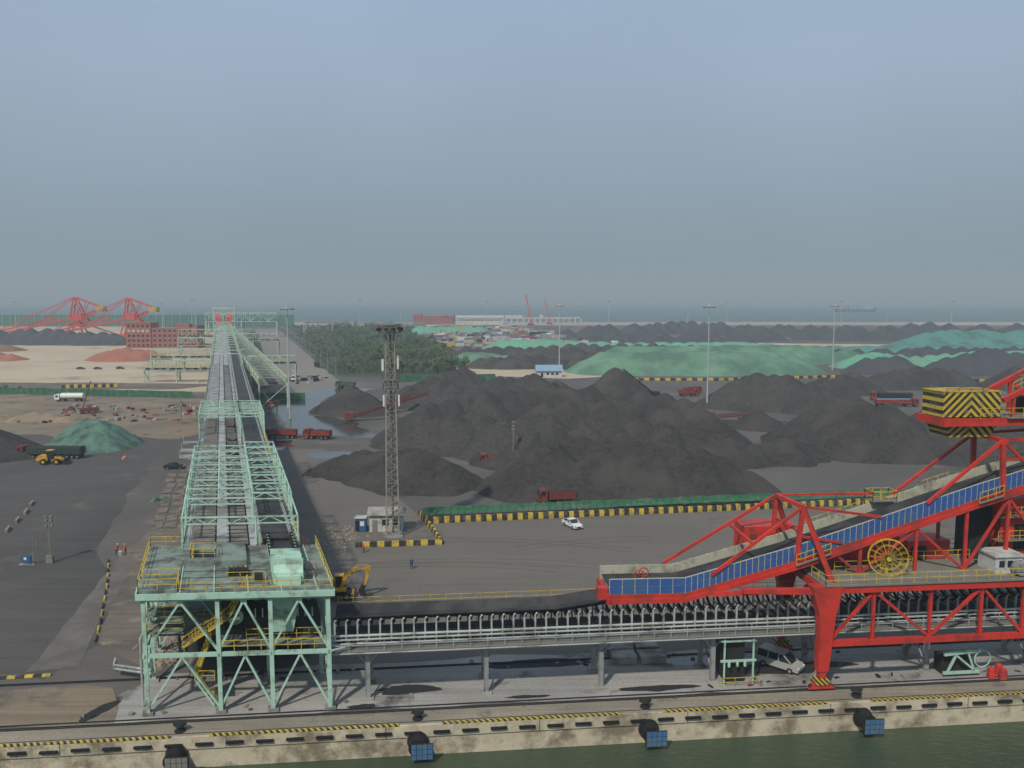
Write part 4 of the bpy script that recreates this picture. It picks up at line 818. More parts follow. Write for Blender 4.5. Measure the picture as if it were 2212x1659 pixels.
for i in range(95):
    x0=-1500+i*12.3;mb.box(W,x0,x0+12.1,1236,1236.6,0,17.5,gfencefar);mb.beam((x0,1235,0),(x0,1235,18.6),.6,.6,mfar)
mb.build("wind_fence")
blocks("f",[(47,402),(103,402),(175,420)],2.6,1.3,1.0).build("striped_barrier")
blocks("f",[(-205,367),(-182,372)],1.6,1.6,1.2).build("striped_barrier")
blocks("f",[(190,395),(330,400)],2.6,1.3,1.0).build("striped_barrier")
blocks("f",[(-62.3,121.7),(-55.0,106),(-48.5,90.6)],2.4,0.35,.25,gap=1.0).build("kerb_barrier")
blocks("f",[(-54.5,82.3),(-49.3,83.0)],.8,0.2,.5).build("kerb_barrier")
mb=MB()
for (x,y) in ((-95,157),(-92.5,151),(-90.5,145),(-88.5,139)):
    f_=LF(x,y,-1.2);mb.box(f_,0,3.0,0,.4,0,.6,rock)
mb.build("concrete_barrier")
# ------------------------------------------------------------------ stacker reclaimers far left
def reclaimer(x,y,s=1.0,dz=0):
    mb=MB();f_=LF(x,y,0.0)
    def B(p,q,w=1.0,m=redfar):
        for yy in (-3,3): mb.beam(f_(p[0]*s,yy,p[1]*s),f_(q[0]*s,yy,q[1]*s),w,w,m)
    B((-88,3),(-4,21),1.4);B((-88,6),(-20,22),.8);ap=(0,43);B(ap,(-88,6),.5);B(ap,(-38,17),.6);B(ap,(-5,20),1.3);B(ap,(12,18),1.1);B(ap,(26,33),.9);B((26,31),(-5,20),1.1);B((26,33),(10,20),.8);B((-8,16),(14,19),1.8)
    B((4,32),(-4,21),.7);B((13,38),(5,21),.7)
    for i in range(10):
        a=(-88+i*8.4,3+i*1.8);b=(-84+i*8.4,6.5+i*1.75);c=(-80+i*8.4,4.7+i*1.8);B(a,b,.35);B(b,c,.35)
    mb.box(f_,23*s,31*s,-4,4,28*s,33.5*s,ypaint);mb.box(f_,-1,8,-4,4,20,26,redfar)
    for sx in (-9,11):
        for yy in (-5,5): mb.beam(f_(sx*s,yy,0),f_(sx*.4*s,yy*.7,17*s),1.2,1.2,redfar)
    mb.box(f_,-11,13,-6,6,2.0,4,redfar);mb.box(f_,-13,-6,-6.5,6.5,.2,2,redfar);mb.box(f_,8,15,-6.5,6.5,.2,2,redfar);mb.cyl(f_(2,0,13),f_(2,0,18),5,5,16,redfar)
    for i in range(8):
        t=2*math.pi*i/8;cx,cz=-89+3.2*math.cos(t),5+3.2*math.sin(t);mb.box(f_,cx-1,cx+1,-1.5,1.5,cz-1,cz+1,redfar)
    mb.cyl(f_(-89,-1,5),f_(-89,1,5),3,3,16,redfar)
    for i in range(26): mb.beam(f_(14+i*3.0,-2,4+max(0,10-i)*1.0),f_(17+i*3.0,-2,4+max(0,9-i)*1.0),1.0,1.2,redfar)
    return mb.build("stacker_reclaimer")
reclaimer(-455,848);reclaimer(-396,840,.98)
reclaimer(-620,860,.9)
# ------------------------------------------------------------------ vehicles
def wheel(mb,f_,x,y,r,wd,m=None):
    mb.cyl(f_(x,y-wd/2,r),f_(x,y+wd/2,r),r,r,14,rubber);mb.cyl(f_(x,y-wd/2-.02,r),f_(x,y+wd/2+.02,r),r*.5,r*.5,10,m or steeld)
def dump_truck(x,y,ang,cab=redtruck,bed=redtruck,L_=8.2,sc=1.0,ld=load,name="dump_truck",heap=.9):
    f_=LF(x,y,ang,0,sc);mb=MB();w=1.22
    mb.box(f_,-.3,L_,-.45,.45,.75,1.05,dark)
    mb.prism(f_,[(L_-1.9,.75),(L_-1.9,2.9),(L_-1.5,3.05),(L_-.45,3.0),(L_-.12,1.9),(L_,.75)],-w,w,cab)
    mb.hexa([f_(L_-.1,-w*.85,1.95),f_(L_-.1,w*.85,1.95),f_(L_-.16,w*.85,1.95),f_(L_-.16,-w*.85,1.95),f_(L_-.4,-w*.85,2.85),f_(L_-.4,w*.85,2.85),f_(L_-.46,w*.85,2.85),f_(L_-.46,-w*.85,2.85)],glass)
    for s in (-1,1): mb.box(f_,L_-1.55,L_-.75,s*w,s*(w+.03),1.9,2.75,glass);mb.box(f_,L_-.5,L_-.35,s*(w+.08),s*(w+.28),1.7,2.5,dark)
    mb.box(f_,L_,L_+.12,-w,w,.5,1.0,dark)
    b1=L_-2.3
    mb.box(f_,-.2,b1,-w,w,1.15,1.3,bed)
    for s in (-1,1):
        mb.box(f_,-.2,b1,s*(w-.08) if s>0 else -w,w if s>0 else -(w-.08),1.3,2.6,bed)
        k=0.1
        while k<b1: mb.box(f_,k,k+.12,s*w,s*(w+.1),1.2,2.6,bed);k+=.75
    mb.box(f_,b1-.1,b1,-w+.08,w-.08,1.3,2.85,bed);mb.box(f_,-.2,-.1,-w+.08,w-.08,1.3,2.6,bed)
    if heap:
        n=8
        def hz(u,v): return 2.3+heap*.6*math.sin(math.pi*u)*math.sin(math.pi*v)+.12*noise.noise(Vector((u*9,v*9,x)))
        X_=lambda u:-.1+(b1)*u;Y_=lambda v:(-w+.08)+(2*w-.16)*v
        for i in range(n):
            for j in range(4):
                u0,u1,v0,v1=i/n,(i+1)/n,j/4,(j+1)/4
                mb.poly([f_(X_(u0),Y_(v0),hz(u0,v0)),f_(X_(u1),Y_(v0),hz(u1,v0)),f_(X_(u1),Y_(v1),hz(u1,v1)),f_(X_(u0),Y_(v1),hz(u0,v1))],ld)
    for wx in (.9,2.2,L_-2.7 if L_>7.5 else 3.4,L_-1.1):
        for s in (-1,1): wheel(mb,f_,wx,s*(w-.2),.52,.34)
    return mb.build(name)
dump_truck(-62.8,233,math.pi+.05,L_=9.2);dump_truck(-52.5,231,math.pi-.15,L_=7.9)
dump_truck(12.3,157.0,math.pi+.1,L_=7.4,bed=brownred,cab=brownred)
dump_truck(-1.0,193,math.pi-.1,L_=7);dump_truck(70,336,.1,L_=8);dump_truck(74,345,.4,L_=8)
dump_truck(-116,482,1.9,bed=dark,cab=dark,L_=9);dump_truck(-276,905,1.9,cab=redtruck,bed=dark,L_=9);dump_truck(-240,800,-1.2,cab=white,bed=redtruck,L_=9);dump_truck(-112,418,1.9,cab=white,bed=whited,L_=8);dump_truck(-109,402,-1.3,cab=white,bed=cols[6],L_=7)
dump_truck(-72,368,2.9,cab=mat("truck_green",S(60,95,65),.6),bed=mat("bed_green",S(70,90,70),.6),L_=9)
def semi(x,y,ang,cab,body,top,L_=16,h=1.5):
    f_=LF(x,y,ang);mb=MB();w=1.25
    mb.prism(f_,[(L_-2.1,.75),(L_-2.1,3.1),(L_-1.6,3.4),(L_-.5,3.1),(L_-.15,2.0),(L_,.75)],-w,w,cab);mb.box(f_,L_-.2,L_-.13,-w*.85,w*.85,2.0,2.8,glass)
    for s in (-1,1): mb.box(f_,L_-1.5,L_-.7,s*w,s*(w+.03),1.9,2.8,glass)
    mb.box(f_,0,L_-1,-.5,.5,.8,1.1,dark);mb.box(f_,0,L_-3,-w,w,1.2,1.35,body)
    for s in (-1,1):
        mb.box(f_,0,L_-3,min(s*w,s*(w-.08)),max(s*w,s*(w-.08)),1.35,1.35+h,body);k=.2
        while k<L_-3: mb.box(f_,k,k+.12,s*w,s*(w+.08),1.3,1.35+h,body);k+=1.1
    mb.box(f_,0,.08,-w+.08,w-.08,1.35,1.35+h,body);mb.box(f_,L_-3.08,L_-3,-w+.08,w-.08,1.35,1.35+h,body);mb.prism(lambda a,b,z:f_(b,a,z),[(-w+.1,1.2+h),(-.5,1.6+h),(.5,1.6+h),(w-.1,1.2+h)],.1,L_-3.1,top)
    for wx in (1,2.3,3.6,L_-4.6,L_-1.1):
        for s in (-1,1): wheel(mb,f_,wx,s*(w-.2),.52,.34)
    return mb.build("semi_trailer_truck")
semi(-109,203,math.pi-.03,redtruck,mat("trailer_green",S(48,62,54),.7,.2,1),load,17)
semi(137,303,0.0,redtruck,redtruck,mat("blue_tarp",S(95,120,140),.7,.1,1),16);semi(160,322,math.pi-.1,redtruck,dark,load,16)
f_=LF(-181,319,0.05);mb=MB()
mb.prism(f_,[(0,.8),(0,2.7),(.4,2.9),(1.9,2.9),(1.9,.8)],-1.2,1.2,white);mb.box(f_,-.04,0,-1,1,1.7,2.5,glass);mb.box(f_,1.9,11,-.5,.5,.8,1.1,dark);mb.cyl(f_(2.3,0,2.15),f_(10.9,0,2.15),1.15,1.15,20,white);mb.box(f_,2.6,10.6,-.35,.35,3.28,3.4,whited);mb.cyl(f_(5,0,3.3),f_(5,0,3.6),.35,.35,10,whited)
for s in (-1,1):
    mb.box(f_,.5,1.4,s*1.2,s*1.23,1.7,2.5,glass)
    for wx in (1.1,3.5,8.2,9.6): wheel(mb,f_,wx,s*1.0,.52,.34)
mb.build("tanker_truck")
def car(x,y,ang,m,name="parked_car"):
    f_=LF(x,y,ang);mb=MB()
    mb.prism(f_,[(-2.25,.35),(-2.3,.75),(-2.15,.95),(-1.3,1.0),(.75,.95),(2.0,.78),(2.28,.6),(2.25,.32)],-.88,.88,m)
    mb.prism(f_,[(-1.75,.97),(-1.15,1.4),(.15,1.42),(.95,.93)],-.84,.84,glass,inset=.14,zi=1.2)
    mb.prism(f_,[(-1.12,1.4),(-.9,1.46),(0,1.475),(.15,1.42)],-.70,.70,m)
    for s in (-1,1):
        for p,q in (((-1.78,.96),(-1.15,1.42)),((.18,1.43),(.98,.93)),((-.45,.96),(-.45,1.44))):
            mb.beam(f_(p[0],s*.85,p[1]),f_(q[0],s*.71,q[1]),.07,.07,m)
        mb.box(f_,2.1,2.29,s*.55 if s>0 else -.85,.85 if s>0 else -.55,.6,.75,whited);mb.box(f_,-2.32,-2.2,s*.5 if s>0 else -.85,.85 if s>0 else -.5,.7,.88,redtruck)
        for wx in (-1.35,1.4): wheel(mb,f_,wx,s*.8,.33,.22,steel)
        mb.box(f_,.55,.75,min(s*.88,s*1.02),max(s*.88,s*1.02),.95,1.08,m)
    mb.box(f_,2.27,2.3,-.4,.4,.42,.62,dark)
    return mb.build(name)
car(10.7,140.2,-1.12,white);car(-80.5,190,.2,dark);car(-93,312,.3,mat("car_red",S(190,50,46),.4),"pickup_truck");car(-157,452,0,white);car(-250,468,0,dark);car(-240,468,.1,mat("car_black2",S(50,52,58),.4));car(-180,470,3.1,mat("car_blue",S(80,110,150),.4));car(-228,470,.1,dark);car(-230,640,.1,dark);car(180,385,.1,ypaint)
f_=LF(29.3,85.0,-.75);mb=MB();vm=mat("van_paint",S(158,160,152),.4,.06,1)
mb.prism(f_,[(-2.4,.35),(-2.45,1.0),(-2.3,1.1),(1.5,1.1),(2.2,.95),(2.45,.7),(2.4,.35)],-.88,.88,vm)
mb.prism(f_,[(-2.33,1.1),(-2.2,1.85),(.75,1.9),(1.6,1.08)],-.85,.85,glass,inset=.1,zi=1.4);mb.prism(f_,[(-2.22,1.84),(-2.1,1.98),(.6,1.98),(.8,1.88)],-.78,.78,vm)
for s in (-1,1):
    for p,q in (((-2.35,1.1),(-2.22,1.87)),((.78,1.9),(1.62,1.08)),((-1.0,1.1),(-1.0,1.9)),((.2,1.1),(.2,1.9))): mb.beam(f_(p[0],s*.87,p[1]),f_(q[0],s*.77,q[1]),.1,.1,vm)
    for wx in (-1.5,1.5): wheel(mb,f_,wx,s*.8,.34,.22,steel)
    mb.box(f_,2.3,2.47,s*.5 if s>0 else -.8,.8 if s>0 else -.5,.68,.85,white)
mb.build("minivan")
f_=LF(-23.6,105.6,0.15);mb=MB();ex=mat("excavator_yellow",S(200,154,48),.5,.08,1,dirt=S(130,105,50),dscale=1,dthr=.54)
for wx in (-1.3,1.4):
    for s in (-1,1): wheel(mb,f_,wx,s*1.0,.55,.45,ex)
mb.box(f_,-1.9,2.0,-.7,.7,.6,1.0,dark);mb.box(f_,1.9,2.3,-1.1,1.1,.3,.9,ex);mb.cyl(f_(0,0,1.0),f_(0,0,1.3),.7,.7,14,dark)
mb.prism(f_,[(-2.3,1.3),(-2.4,2.0),(-2.1,2.35),(-.3,2.4),(-.3,1.3)],-1.2,1.2,ex);mb.box(f_,-.3,1.3,-1.2,.9,1.3,1.55,ex)
mb.prism(f_,[(-.2,1.55),(-.2,3.0),(.9,3.0),(1.3,2.3),(1.3,1.55)],.1,1.15,glass);mb.box(f_,-.25,.95,.05,1.2,3.0,3.12,ex)
for p in ((-.2,1.15),(.9,1.15),(-.2,.1),(.9,.1)): mb.beam(f_(p[0],p[1],1.5),f_(p[0],p[1],3.0),.1,.1,ex)
mb.prism(f_,[(.4,1.6),(.9,3.0),(2.0,4.1),(2.6,4.4),(4.3,4.3),(4.3,4.05),(2.7,4.0),(1.5,3.0),(1.0,1.6)],-.52,-.24,ex)
mb.prism(f_,[(4.0,4.6),(4.6,4.4),(4.1,2.4),(3.8,1.7),(3.6,1.8),(3.8,2.6)],-.5,-.28,ex)
mb.beam(f_(1.3,-.38,2.0),f_(2.3,-.38,3.7),.15,.15,steel);mb.beam(f_(2.6,-.38,4.6),f_(4.0,-.38,4.6),.15,.15,steel)
mb.prism(f_,[(3.9,1.9),(3.3,1.7),(2.9,1.1),(3.2,.5),(3.9,.45),(3.6,1.0)],-.9,.15,dark)
mb.build("excavator")
f_=LF(-112.8,195.5,0.1);mb=MB()
for wx in (-1.5,1.6):
    for s in (-1,1): wheel(mb,f_,wx,s*1.05,.75,.55,ex)
mb.prism(f_,[(-3.2,1.0),(-3.2,2.0),(-2.6,2.3),(-.6,2.3),(-.6,1.0)],-.9,.9,ex);mb.prism(f_,[(-.8,1.4),(-.8,3.4),(.5,3.4),(.8,2.2),(.8,1.4)],-.75,.75,glass);mb.box(f_,-.9,.6,-.8,.8,3.4,3.55,ex);mb.box(f_,.2,2.2,-.6,.6,.9,1.5,ex)
for s in (-.55,.55): mb.beam(f_(1.0,s,1.9),f_(3.2,s,.9),.2,.35,ex)
mb.prism(f_,[(3.1,.2),(3.0,1.1),(3.5,1.5),(3.6,.8),(4.4,.2)],-1.4,1.4,dark);mb.build("wheel_loader")
def stacker(p,q,wd,m,wh=True):
    mb=MB();p=Vector(p);q=Vector(q);d=(q-p);hd=d.normalized();sd=Vector((hd.y,-hd.x,0)).normalized()*wd/2;up=Vector((0,0,1.0))
    for s in (1,-1):
        mb.beam(p+sd*s,q+sd*s,.2,.2,m);mb.beam(p+sd*s+up,q+sd*s+up,.2,.2,m);n=10
        for i in range(n): mb.beam(p+d*(i/n)+sd*s,p+d*((i+1)/n)+sd*s+up,.1,.1,m);mb.beam(p+d*(i/n)+sd*s,p+d*(i/n)+sd*s+up,.12,.12,m)
        c=p+d*.55;mb.beam(c+sd*s,(c.x+sd.x*s*1.5,c.y+sd.y*s*1.5,.5),.25,.25,m);mb.cyl(Vector((c.x,c.y,.6))+sd*s*1.5,Vector((c.x,c.y,.6))+sd*s*1.8,.6,.6,12,rubber)
    a=sd*.8;mb.hexa([p-a+up*.8,p+a+up*.8,q+a+up*.8,q-a+up*.8,p-a+up,p+a+up,q+a+up,q-a+up],belt);mb.box(LF(p.x,p.y,math.atan2(d.y,d.x)),-1.5,1.5,-1.6,1.6,p.z,p.z+2.2,m)
    return mb.build("portable_conveyor")
stacker((-54,266,.8),(-28,272,8.5),1.6,brownred);stacker((-49,281,.8),(-36,290,6),1.6,brownred);stacker((58,326,1),(44.5,323,11.6),1.4,dark);stacker((66,268,.6),(82,262,3),1.6,brownred)
stacker((120,250,.8),(134,256,5),1.6,brownred)
# ------------------------------------------------------------------ small yard furniture
mb=MB();mb.cyl((-70.6,120.6,0),(-70.6,120.6,7.2),.13,.09,8,steeld)
for z in (5.6,6.4,7.0):
    mb.beam((-71.1,120.6,z),(-70.1,120.6,z),.08,.08,steeld)
    for k in (-.4,.4): mb.box(W,-70.6+k-.18,-70.6+k+.18,120.4,120.8,z+.05,z+.35,steeld)
for k in range(12): mb.beam((-70.9,120.5,.4*k+.4),(-70.3,120.5,.4*k+.4),.05,.05,steeld)
mb.beam((-70.9,120.5,0),(-70.9,120.5,5.4),.05,.05,steeld);mb.beam((-70.3,120.5,0),(-70.3,120.5,5.4),.05,.05,steeld);mb.box(W,-71.1,-70.1,120.1,120.6,.02,1.2,steeld);mb.build("flood_light_post")
mb=MB();mb.box(W,-74.5,-73.0,119.4,119.5,.4,1.5,bm1);mb.box(W,-74.0,-73.6,119.36,119.4,.8,1.2,white)
for x in (-74.6,-73.0,-72.7): mb.beam((x,119.6,0),(x,119.6,2.0),.08,.08,steeld)
mb.beam((-72.7,119.6,0),(-72.5,119.6,4.6),.08,.08,steeld);mb.beam((-72.2,119.9,0),(-72.3,119.9,4.2),.08,.08,steeld);mb.box(W,-74.8,-72.5,119.3,120,0,.12,concl);mb.build("notice_board")
mb=MB();mb.beam((-108,262,0),(-108,262,9),.3,.3,steeld);mb.beam((-109,262,8.2),(-107,262,8.2),.2,.2,steeld)
mb.box(W,-108.6,-107.4,261.6,262.4,5.5,7,steeld);mb.build("utility_pole")
mb=MB();mb.beam((0.3,192,0),(0.3,192,11.2),.16,.16,steeld)
for k in (9.0,9.8,10.8): mb.box(W,-.1,.7,191.8,192.2,k,k+.35,steeld)
mb.build("flood_light_post")
for k in range(14):
    y=430+k*42;x=-80.9-.331*(y-385)+2
    mb=MB();mb.cyl((x,y,0),(x,y,9),.12,.08,6,mfar);mb.beam((x,y,9),(x-2.2,y,9.3),.1,.1,mfar);mb.box(W,x-2.9,x-2.0,y-.15,y+.15,9.2,9.4,mfar);mb.build("street_lamp")
mb=MB();rs=random.Random(9)
for i in range(130):
    x=rs.uniform(-165,-88);y=rs.uniform(262,305);f_=LF(x,y,rs.uniform(0,3));l=rs.uniform(.8,3);mb.box(f_,0,l,0,rs.uniform(.3,1.4),0,rs.uniform(.2,1.1),rs.choice((concl,brownred,steeld,cols[4],cols[6],steeld,dark)))
for i in range(60):
    x=rs.uniform(-155,-95);y=rs.uniform(385,425);f_=LF(x,y,rs.uniform(0,3));mb.box(f_,0,rs.uniform(1,5),0,rs.uniform(.5,1.6),0,rs.uniform(.4,1.8),rs.choice((whited,brownred,steeld,cols[6],dark)))
mb.build("scrap_material")
mb=MB();fz=LF(-104,266,.05);mb.box(fz,0,5.5,0,2.4,.2,2.8,whited);mb.box(fz,.4,1.2,-.04,0,.3,2.2,glass);mb.box(fz,2.4,3.6,-.04,0,1.2,2.0,glass);mb.box(fz,-.1,5.6,-.1,2.5,2.8,2.9,white);mb.build("site_cabin")
mb=MB();f_=LF(-150,285,.6);mb.box(f_,-3,3,-1.3,1.3,.8,2,brownred)
for wx in (-2,0,2):
    for s in (-1,1): wheel(mb,f_,wx,s*1.2,.5,.3)
mb.beam(f_(-2,0,2),f_(1,0,11.5),.3,.3,brownred);mb.beam(f_(1,0,11.5),f_(2,0,3),.06,.06,dark);mb.build("mobile_crane")
mb=MB();rs=random.Random(11)
def rocks(n,fn,s0,s1):
    for i in range(n):
        x,y=fn();r=rs.uniform(s0,s1);o=len(mb.v);k=mb.mi(rock)
        pts=[]
        for t in range(5): a=t*1.257+rs.uniform(-.3,.3);pts.append((x+r*math.cos(a),y+r*math.sin(a),-.05))
        tp=(x+rs.uniform(-.3,.3)*r,y+rs.uniform(-.3,.3)*r,r*rs.uniform(.4,.9));md=[(p[0]*.7+x*.3,p[1]*.7+y*.3,r*rs.uniform(.3,.6)) for p in pts]
        mb.v+=pts+md+[tp]
        for t in range(5): mb.f.append((o+t,o+(t+1)%5,o+5+(t+1)%5,o+5+t));mb.m.append(k);mb.f.append((o+5+t,o+5+(t+1)%5,o+10));mb.m.append(k)
def f1_():
    t=rs.uniform(86,128);w=rs.gauss(-8.6,1.3);return GA(w,t,0)[:2]
rocks(900,f1_,.12,.5)
rocks(160,lambda:(rs.gauss(-29,2),rs.gauss(135,3)),.1,.4)
rocks(150,lambda:GA(rs.gauss(-8.5,1.5),rs.uniform(128,215),0)[:2],.15,.5)
mb.build("rubble_heap")
pile("soil_heap",[GA(-8.6,123,1.6),GA(-8.2,120,1.3),GA(-8.9,117,1.0),GA(-8.3,112,.8),GA(-8.8,106,.9),GA(-8.4,100,.7)],rock,.4,slope=.6,amp=.3,ns=1.0,seed=78,r0=.3)
mb=MB();slab=mat("slab",S(122,114,102),.9,.15,.5,dirt=S(84,80,74),dscale=.5,dthr=.5)
for i in range(9):
    for j in range(2):
        x,y,_=GA(-12.5+j*2.2+R(-.3,.3),140+i*5.2,0);f_=LF(x,y,1.92+R(-.05,.05));mb.box(f_,0,4.4,0,1.9,.03,.12,slab)
mb.build("concrete_slab_stack")
for x,y in ((-98.5,203),(-98,201)):
    mb=MB();mb.cyl((x,y,0),(x,y,.9),.28,.05,10,orangec);mb.box(W,x-.3,x+.3,y-.3,y+.3,0,.06,orangec);mb.cyl((x,y,.4),(x,y,.55),.19,.15,10,white);mb.build("traffic_cone")
pile("tarp_heap",[(-71.5,159,1.0),(-70.2,160,.8)],nettn,.3,slope=.9,amp=.3,ns=1.5,seed=77,r0=.2)
# ------------------------------------------------------------------ trees
def tree_mesh(seed,h,cr):
    rs=random.Random(seed);mb=MB();mb.cyl((0,0,0),(0,0,h*.55),.16,.08,6,bark)
    blobs=[]
    for i in range(9):
        a=rs.uniform(0,6.28);r=rs.uniform(.1,.75)*cr;z=rs.uniform(.38,.92)*h;c=Vector((r*math.cos(a),r*math.sin(a),z));blobs.append((c,rs.uniform(.35,.6)*cr));mb.beam((0,0,h*.35),c,.07,.07,bark)
    for c,r in blobs:
        for k in range(26):
            v=Vector((rs.gauss(0,1),rs.gauss(0,1),rs.gauss(0,.8)));v=v.normalized()*r*rs.uniform(.6,1.1);p=c+v;s=rs.uniform(.16,.38)*(h/6)
            n=(v.normalized()+Vector((rs.uniform(-.6,.6),rs.uniform(-.6,.6),rs.uniform(-.2,.9)))).normalized();a=n.orthogonal().normalized();b=n.cross(a)
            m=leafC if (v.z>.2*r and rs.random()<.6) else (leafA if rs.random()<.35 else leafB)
            mb.poly([p+a*s,p+b*s*.8,p-a*s,p-b*s*.9],m)
    ob=mb.build("tmp",recalc=False);me=ob.data;bpy.data.objects.remove(ob);return me
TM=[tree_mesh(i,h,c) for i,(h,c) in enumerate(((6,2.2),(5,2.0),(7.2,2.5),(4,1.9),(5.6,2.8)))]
grove=bpy.data.objects.new("tree_grove",None);bpy.context.scene.collection.objects.link(grove)
rs=random.Random(3)
def addtree(par,x,y,s):
    ob=bpy.data.objects.new("tree",rs.choice(TM));ob.location=(x,y,0);ob.rotation_euler=(0,0,rs.uniform(0,6.28));ob.scale=(s,s,s*rs.uniform(.85,1.15));ob.parent=par;bpy.context.scene.collection.objects.link(ob)
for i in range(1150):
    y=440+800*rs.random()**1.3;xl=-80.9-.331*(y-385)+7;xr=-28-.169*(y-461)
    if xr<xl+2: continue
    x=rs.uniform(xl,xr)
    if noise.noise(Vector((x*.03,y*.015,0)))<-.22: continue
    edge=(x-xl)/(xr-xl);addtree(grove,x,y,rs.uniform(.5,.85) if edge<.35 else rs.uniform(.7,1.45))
row=bpy.data.objects.new("roadside_tree_row",None);bpy.context.scene.collection.objects.link(row)
for i in range(110):
    y=372+i*5;addtree(row,-116.5-.335*(y-385)+rs.uniform(-1,1)*1.0,y,rs.uniform(.45,.8))
row2=bpy.data.objects.new("shrub_row",None);bpy.context.scene.collection.objects.link(row2)
for i in range(14): addtree(row2,rs.uniform(-245,-215),rs.uniform(348,362),rs.uniform(.3,.6))
for i in range(60): y=430+i*11;addtree(row2,-80.9-.331*(y-385)+4,y,rs.uniform(.3,.5))
# ------------------------------------------------------------------ ship
shipm=mat("ship_hull",S(56,80,96),.7,.05,.1);shipw=mat("ship_white",S(150,165,172),.7,.05,.1)
fz=LF(1110,2780,0.0,-1.2);mb=MB();mb.prism(fz,[(0,0),(-4,11),(110,9),(128,12),(134,14),(128,0)],-10,10,shipm);mb.box(fz,92,120,-8,8,10,17,shipw);mb.box(fz,100,112,-6,6,17,24,shipw);mb.beam(fz(108,0,24),fz(108,0,34),1.2,1.2,shipw);mb.beam(fz(40,0,10),fz(40,0,24),1.5,1.5,shipm);mb.beam(fz(40,0,24),fz(20,0,14),1,1,shipm);mb.beam(fz(70,0,10),fz(70,0,22),1.5,1.5,shipm);mb.beam(fz(70,0,22),fz(88,0,12),1,1,shipm);mb.box(fz,4,14,-6,6,11,16,shipw);mb.build("cargo_ship")
# ------------------------------------------------------------------ people
def person(name,x,y,ang,top,bot,step=.12,arm=.1,bend=0.0,hat=None,sc=1.0):
    V=[];E=[];Rr=[]
    def v(p,r,par=None):
        V.append(p);Rr.append(r);i=len(V)-1
        if par is not None:E.append((par,i))
        return i
    pel=v((0,0,.95),.15);wa=v((.0+bend*.1,0,1.12),.135,pel);ch=v((.02+bend*.3,0,1.32),.16,wa);nk=v((.02+bend*.45,0,1.47),.065,ch);hd=v((.04+bend*.55,0,1.6),.085,nk);ht=v((.04+bend*.6,0,1.70),.08,hd)
    for s in (1,-1):
        hp=v((0,s*.1,.9),.105,pel);kn=v((.04+s*step*.6,s*.11,.5),.07,hp);an=v((s*step,s*.11,.1),.045,kn);v((s*step+.16,s*.12,.04),.04,an)
        sh=v((.02+bend*.3,s*.19,1.4),.065,ch);el=v((-.02+bend*.3+arm*.2,s*.25,1.13),.045,sh);wr=v((.08+bend*.4+arm,s*.25,.88+arm*.5),.03,el);pm=v((.1+bend*.4+arm,s*.25,.81+arm*.5),.035,wr)
        for k,(dx,l) in enumerate(((-.03,.065),(-.01,.08),(.01,.085),(.03,.075))):
            a=v((.1+bend*.4+arm+dx,s*.25,.765+arm*.5),.009,pm);v((.1+bend*.4+arm+dx,s*(.24),.765+arm*.5-l*.6),.008,a)
        a=v((.135+bend*.4+arm,s*.24,.80+arm*.5),.011,pm);v((.155+bend*.4+arm,s*.235,.765+arm*.5),.009,a)
    me=bpy.data.meshes.new(name);me.from_pydata(V,E,[]);ob=bpy.data.objects.new(name,me);bpy.context.scene.collection.objects.link(ob)
    md=ob.modifiers.new("s","SKIN");sub=ob.modifiers.new("b","SUBSURF");sub.levels=1;sub.render_levels=1
    for i,d in enumerate(me.skin_vertices[0].data): d.radius=(Rr[i],Rr[i]*(1.25 if i in(0,2) else 1));d.use_root=(i==0)
    dg=bpy.context.evaluated_depsgraph_get();nm=bpy.data.meshes.new_from_object(ob.evaluated_get(dg));bpy.data.objects.remove(ob)
    nm.materials.clear()
    for m in (bot,top,skin,hair,dark,hat or hair): nm.materials.append(m)
    for p in nm.polygons:
        c=p.center;k=0 if c.z<.95 else 1
        if c.z<.1:k=4
        if c.z>1.47:k=2
        if c.z>1.64 or (c.z>1.55 and c.x<.0+bend*.5):k=5
        if abs(c.y)>.2 and c.z<.86+arm*.5 and c.z>.6:k=2
        elif abs(c.y)>.18 and c.z>.7:k=1
        p.material_index=k;p.use_smooth=True
    bm=bmesh.new();bm.from_mesh(nm)
    def blob(c,r,mi,sx=(1,1,1)):
        g=bmesh.ops.create_icosphere(bm,subdivisions=2,radius=r,matrix=Matrix.Translation(c)@Matrix.Diagonal((*sx,1)))
        for f in {f for vv in g['verts'] for f in vv.link_faces}: f.material_index=mi;f.smooth=True
    hx=.04+bend*.58
    blob((hx+.085,0,1.61),.016,2,(1,1,1.4))
    for s in (1,-1): blob((hx+.072,s*.03,1.635),.01,4);blob((hx,s*.085,1.62),.02,2,(1,.5,1.5))
    blob((hx+.076,0,1.575),.014,4,(.4,1.5,.4))
    if hat: blob((hx,0,1.69),.115,5,(1.15,1,.6))
    bm.to_mesh(nm);bm.free()
    o2=bpy.data.objects.new(name,nm);o2.location=(x,y,.03);o2.rotation_euler=(0,0,ang);o2.scale=(sc,)*3;bpy.context.scene.collection.objects.link(o2);return o2
person("walking_man",-15.0,117.6,-1.3,bluec,trous,step=.18,arm=.1,hat=bluec)
person("worker",-62.3,124.3,-.3,orangec,trous,step=.1,arm=.12,bend=.3,hat=white,sc=1.05)
person("worker",-60.9,124.3,3.3,orangec,trous,step=.08,arm=.1,bend=.1,hat=ypaint,sc=1.05)
person("worker",-23.6,125.4,.5,orangec,trous,step=.1,hat=white)
mb=MB();mb.box(W,-61.9,-61.3,123.9,124.2,.03,.75,whited);mb.box(W,-61.85,-61.35,123.85,123.9,.2,.6,steel);mb.cyl((-61.6,124.05,.75),(-61.6,124.05,.9),.1,.08,8,steel);mb.build("equipment_box")
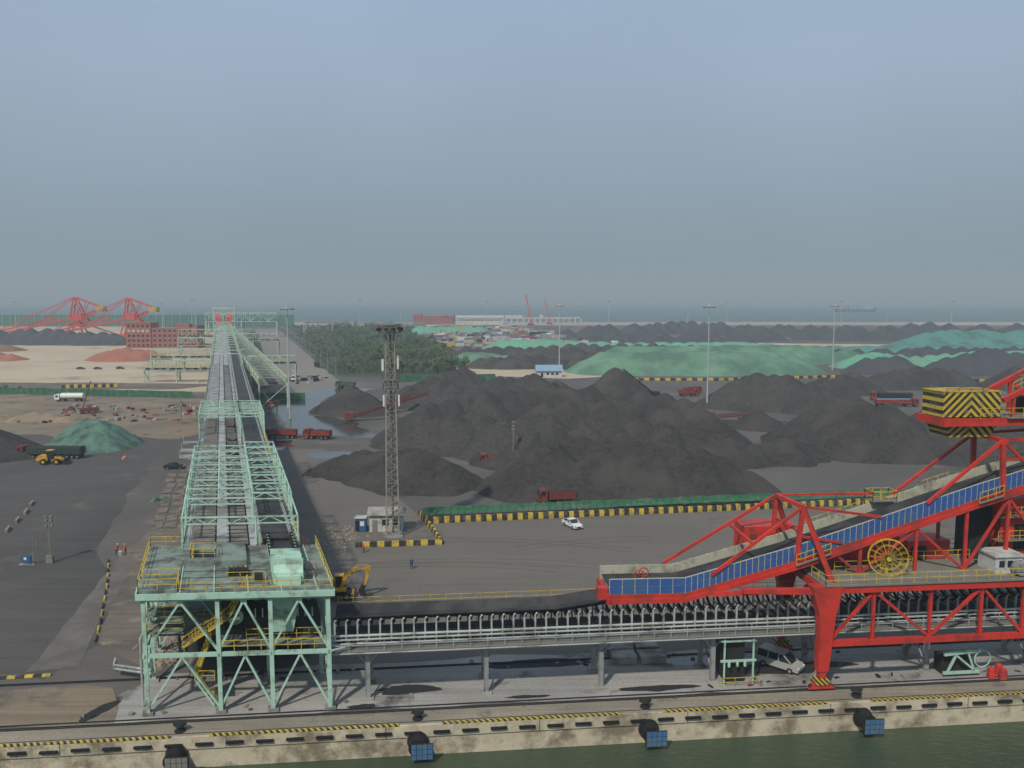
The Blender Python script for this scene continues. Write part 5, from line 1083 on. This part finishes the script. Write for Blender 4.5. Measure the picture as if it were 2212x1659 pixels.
# ------------------------------------------------------------------ hazy air over the port
hm=bpy.data.materials.new("haze");hm.use_nodes=True;N=hm.node_tree.nodes;L=hm.node_tree.links;N.clear()
vo=N.new("ShaderNodeOutputMaterial");vs=N.new("ShaderNodeVolumeScatter");va=N.new("ShaderNodeVolumeAbsorption");ad=N.new("ShaderNodeAddShader")
vs.inputs["Color"].default_value=(.72,.90,1,1);vs.inputs["Density"].default_value=0.00029;vs.inputs["Anisotropy"].default_value=0.0
va.inputs["Color"].default_value=(.35,.5,.55,1);va.inputs["Density"].default_value=0.00015
L.new(vs.outputs[0],ad.inputs[0]);L.new(va.outputs[0],ad.inputs[1]);L.new(ad.outputs[0],vo.inputs["Volume"])
mb=MB();mb.box(W,-7000,7000,-300,9000,-8,200,hm);mb.build("haze")
# ------------------------------------------------------------------ world, sun, camera
w=bpy.data.worlds.new("World");bpy.context.scene.world=w;w.use_nodes=True;N=w.node_tree.nodes;L=w.node_tree.links
bg=N["Background"]
sky=N.new("ShaderNodeTexSky");sky.sky_type='NISHITA';sky.sun_disc=False
sd=Vector((-.35,-.7,.85)).normalized();sky.sun_elevation=math.asin(sd.z);sky.sun_rotation=math.atan2(sd.x,sd.y);sky.air_density=1.2;sky.dust_density=4
tc=N.new("ShaderNodeTexCoord");sp=N.new("ShaderNodeSeparateXYZ");L.new(tc.outputs["Generated"],sp.inputs[0])
cr=N.new("ShaderNodeValToRGB");L.new(sp.outputs[2],cr.inputs[0]);e=cr.color_ramp.elements
stops=[(0.0,S(127,152,163)),(0.03,S(132,155,167)),(0.09,S(142,163,179)),(0.17,S(154,173,192)),(0.25,S(162,181,203)),(0.34,S(161,184,209)),(1.0,S(158,176,198))]
e[0].position=0;e[0].color=(*stops[0][1],1);e[1].position=1;e[1].color=(*stops[-1][1],1)
for p_,c_ in stops[1:-1]:
    x=e.new(p_);x.color=(*c_,1)
sc=N.new("ShaderNodeVectorMath");sc.operation='SCALE';sc.inputs["Scale"].default_value=0.06;L.new(sky.outputs[0],sc.inputs[0])
n1=N.new("ShaderNodeTexNoise");n1.inputs["Scale"].default_value=2.2;n1.inputs["Detail"].default_value=3;L.new(tc.outputs["Generated"],n1.inputs["Vector"])
mr=N.new("ShaderNodeMapRange");mr.inputs[1].default_value=.3;mr.inputs[2].default_value=.7;mr.inputs[3].default_value=.94;mr.inputs[4].default_value=1.06;L.new(n1.outputs["Fac"],mr.inputs[0])
mx=N.new("ShaderNodeMix");mx.data_type='RGBA';mx.inputs[0].default_value=.08;L.new(cr.outputs[0],mx.inputs[6]);L.new(sc.outputs[0],mx.inputs[7])
s2=N.new("ShaderNodeVectorMath");s2.operation='SCALE';L.new(mx.outputs[2],s2.inputs[0]);L.new(mr.outputs[0],s2.inputs["Scale"])
L.new(s2.outputs[0],bg.inputs[0]);bg.inputs[1].default_value=1.0
sun=bpy.data.lights.new("sun","SUN");sun.energy=3.3;sun.angle=math.radians(2.0);sun.color=(1,.93,.83)
so=bpy.data.objects.new("sun",sun);so.rotation_euler=sd.to_track_quat('Z','Y').to_euler();bpy.context.scene.collection.objects.link(so)
cam=bpy.data.cameras.new("camera");cam.sensor_width=36;cam.lens=28.48;cam.clip_end=200000;cam.clip_start=.5
co=bpy.data.objects.new("camera",cam);co.location=(0,0,40);co.rotation_euler=(math.radians(90)-math.atan(181.5/1750),0,0);bpy.context.scene.collection.objects.link(co)
sc_=bpy.context.scene;sc_.camera=co;sc_.view_settings.view_transform='Standard';sc_.view_settings.look='None';sc_.view_settings.exposure=0
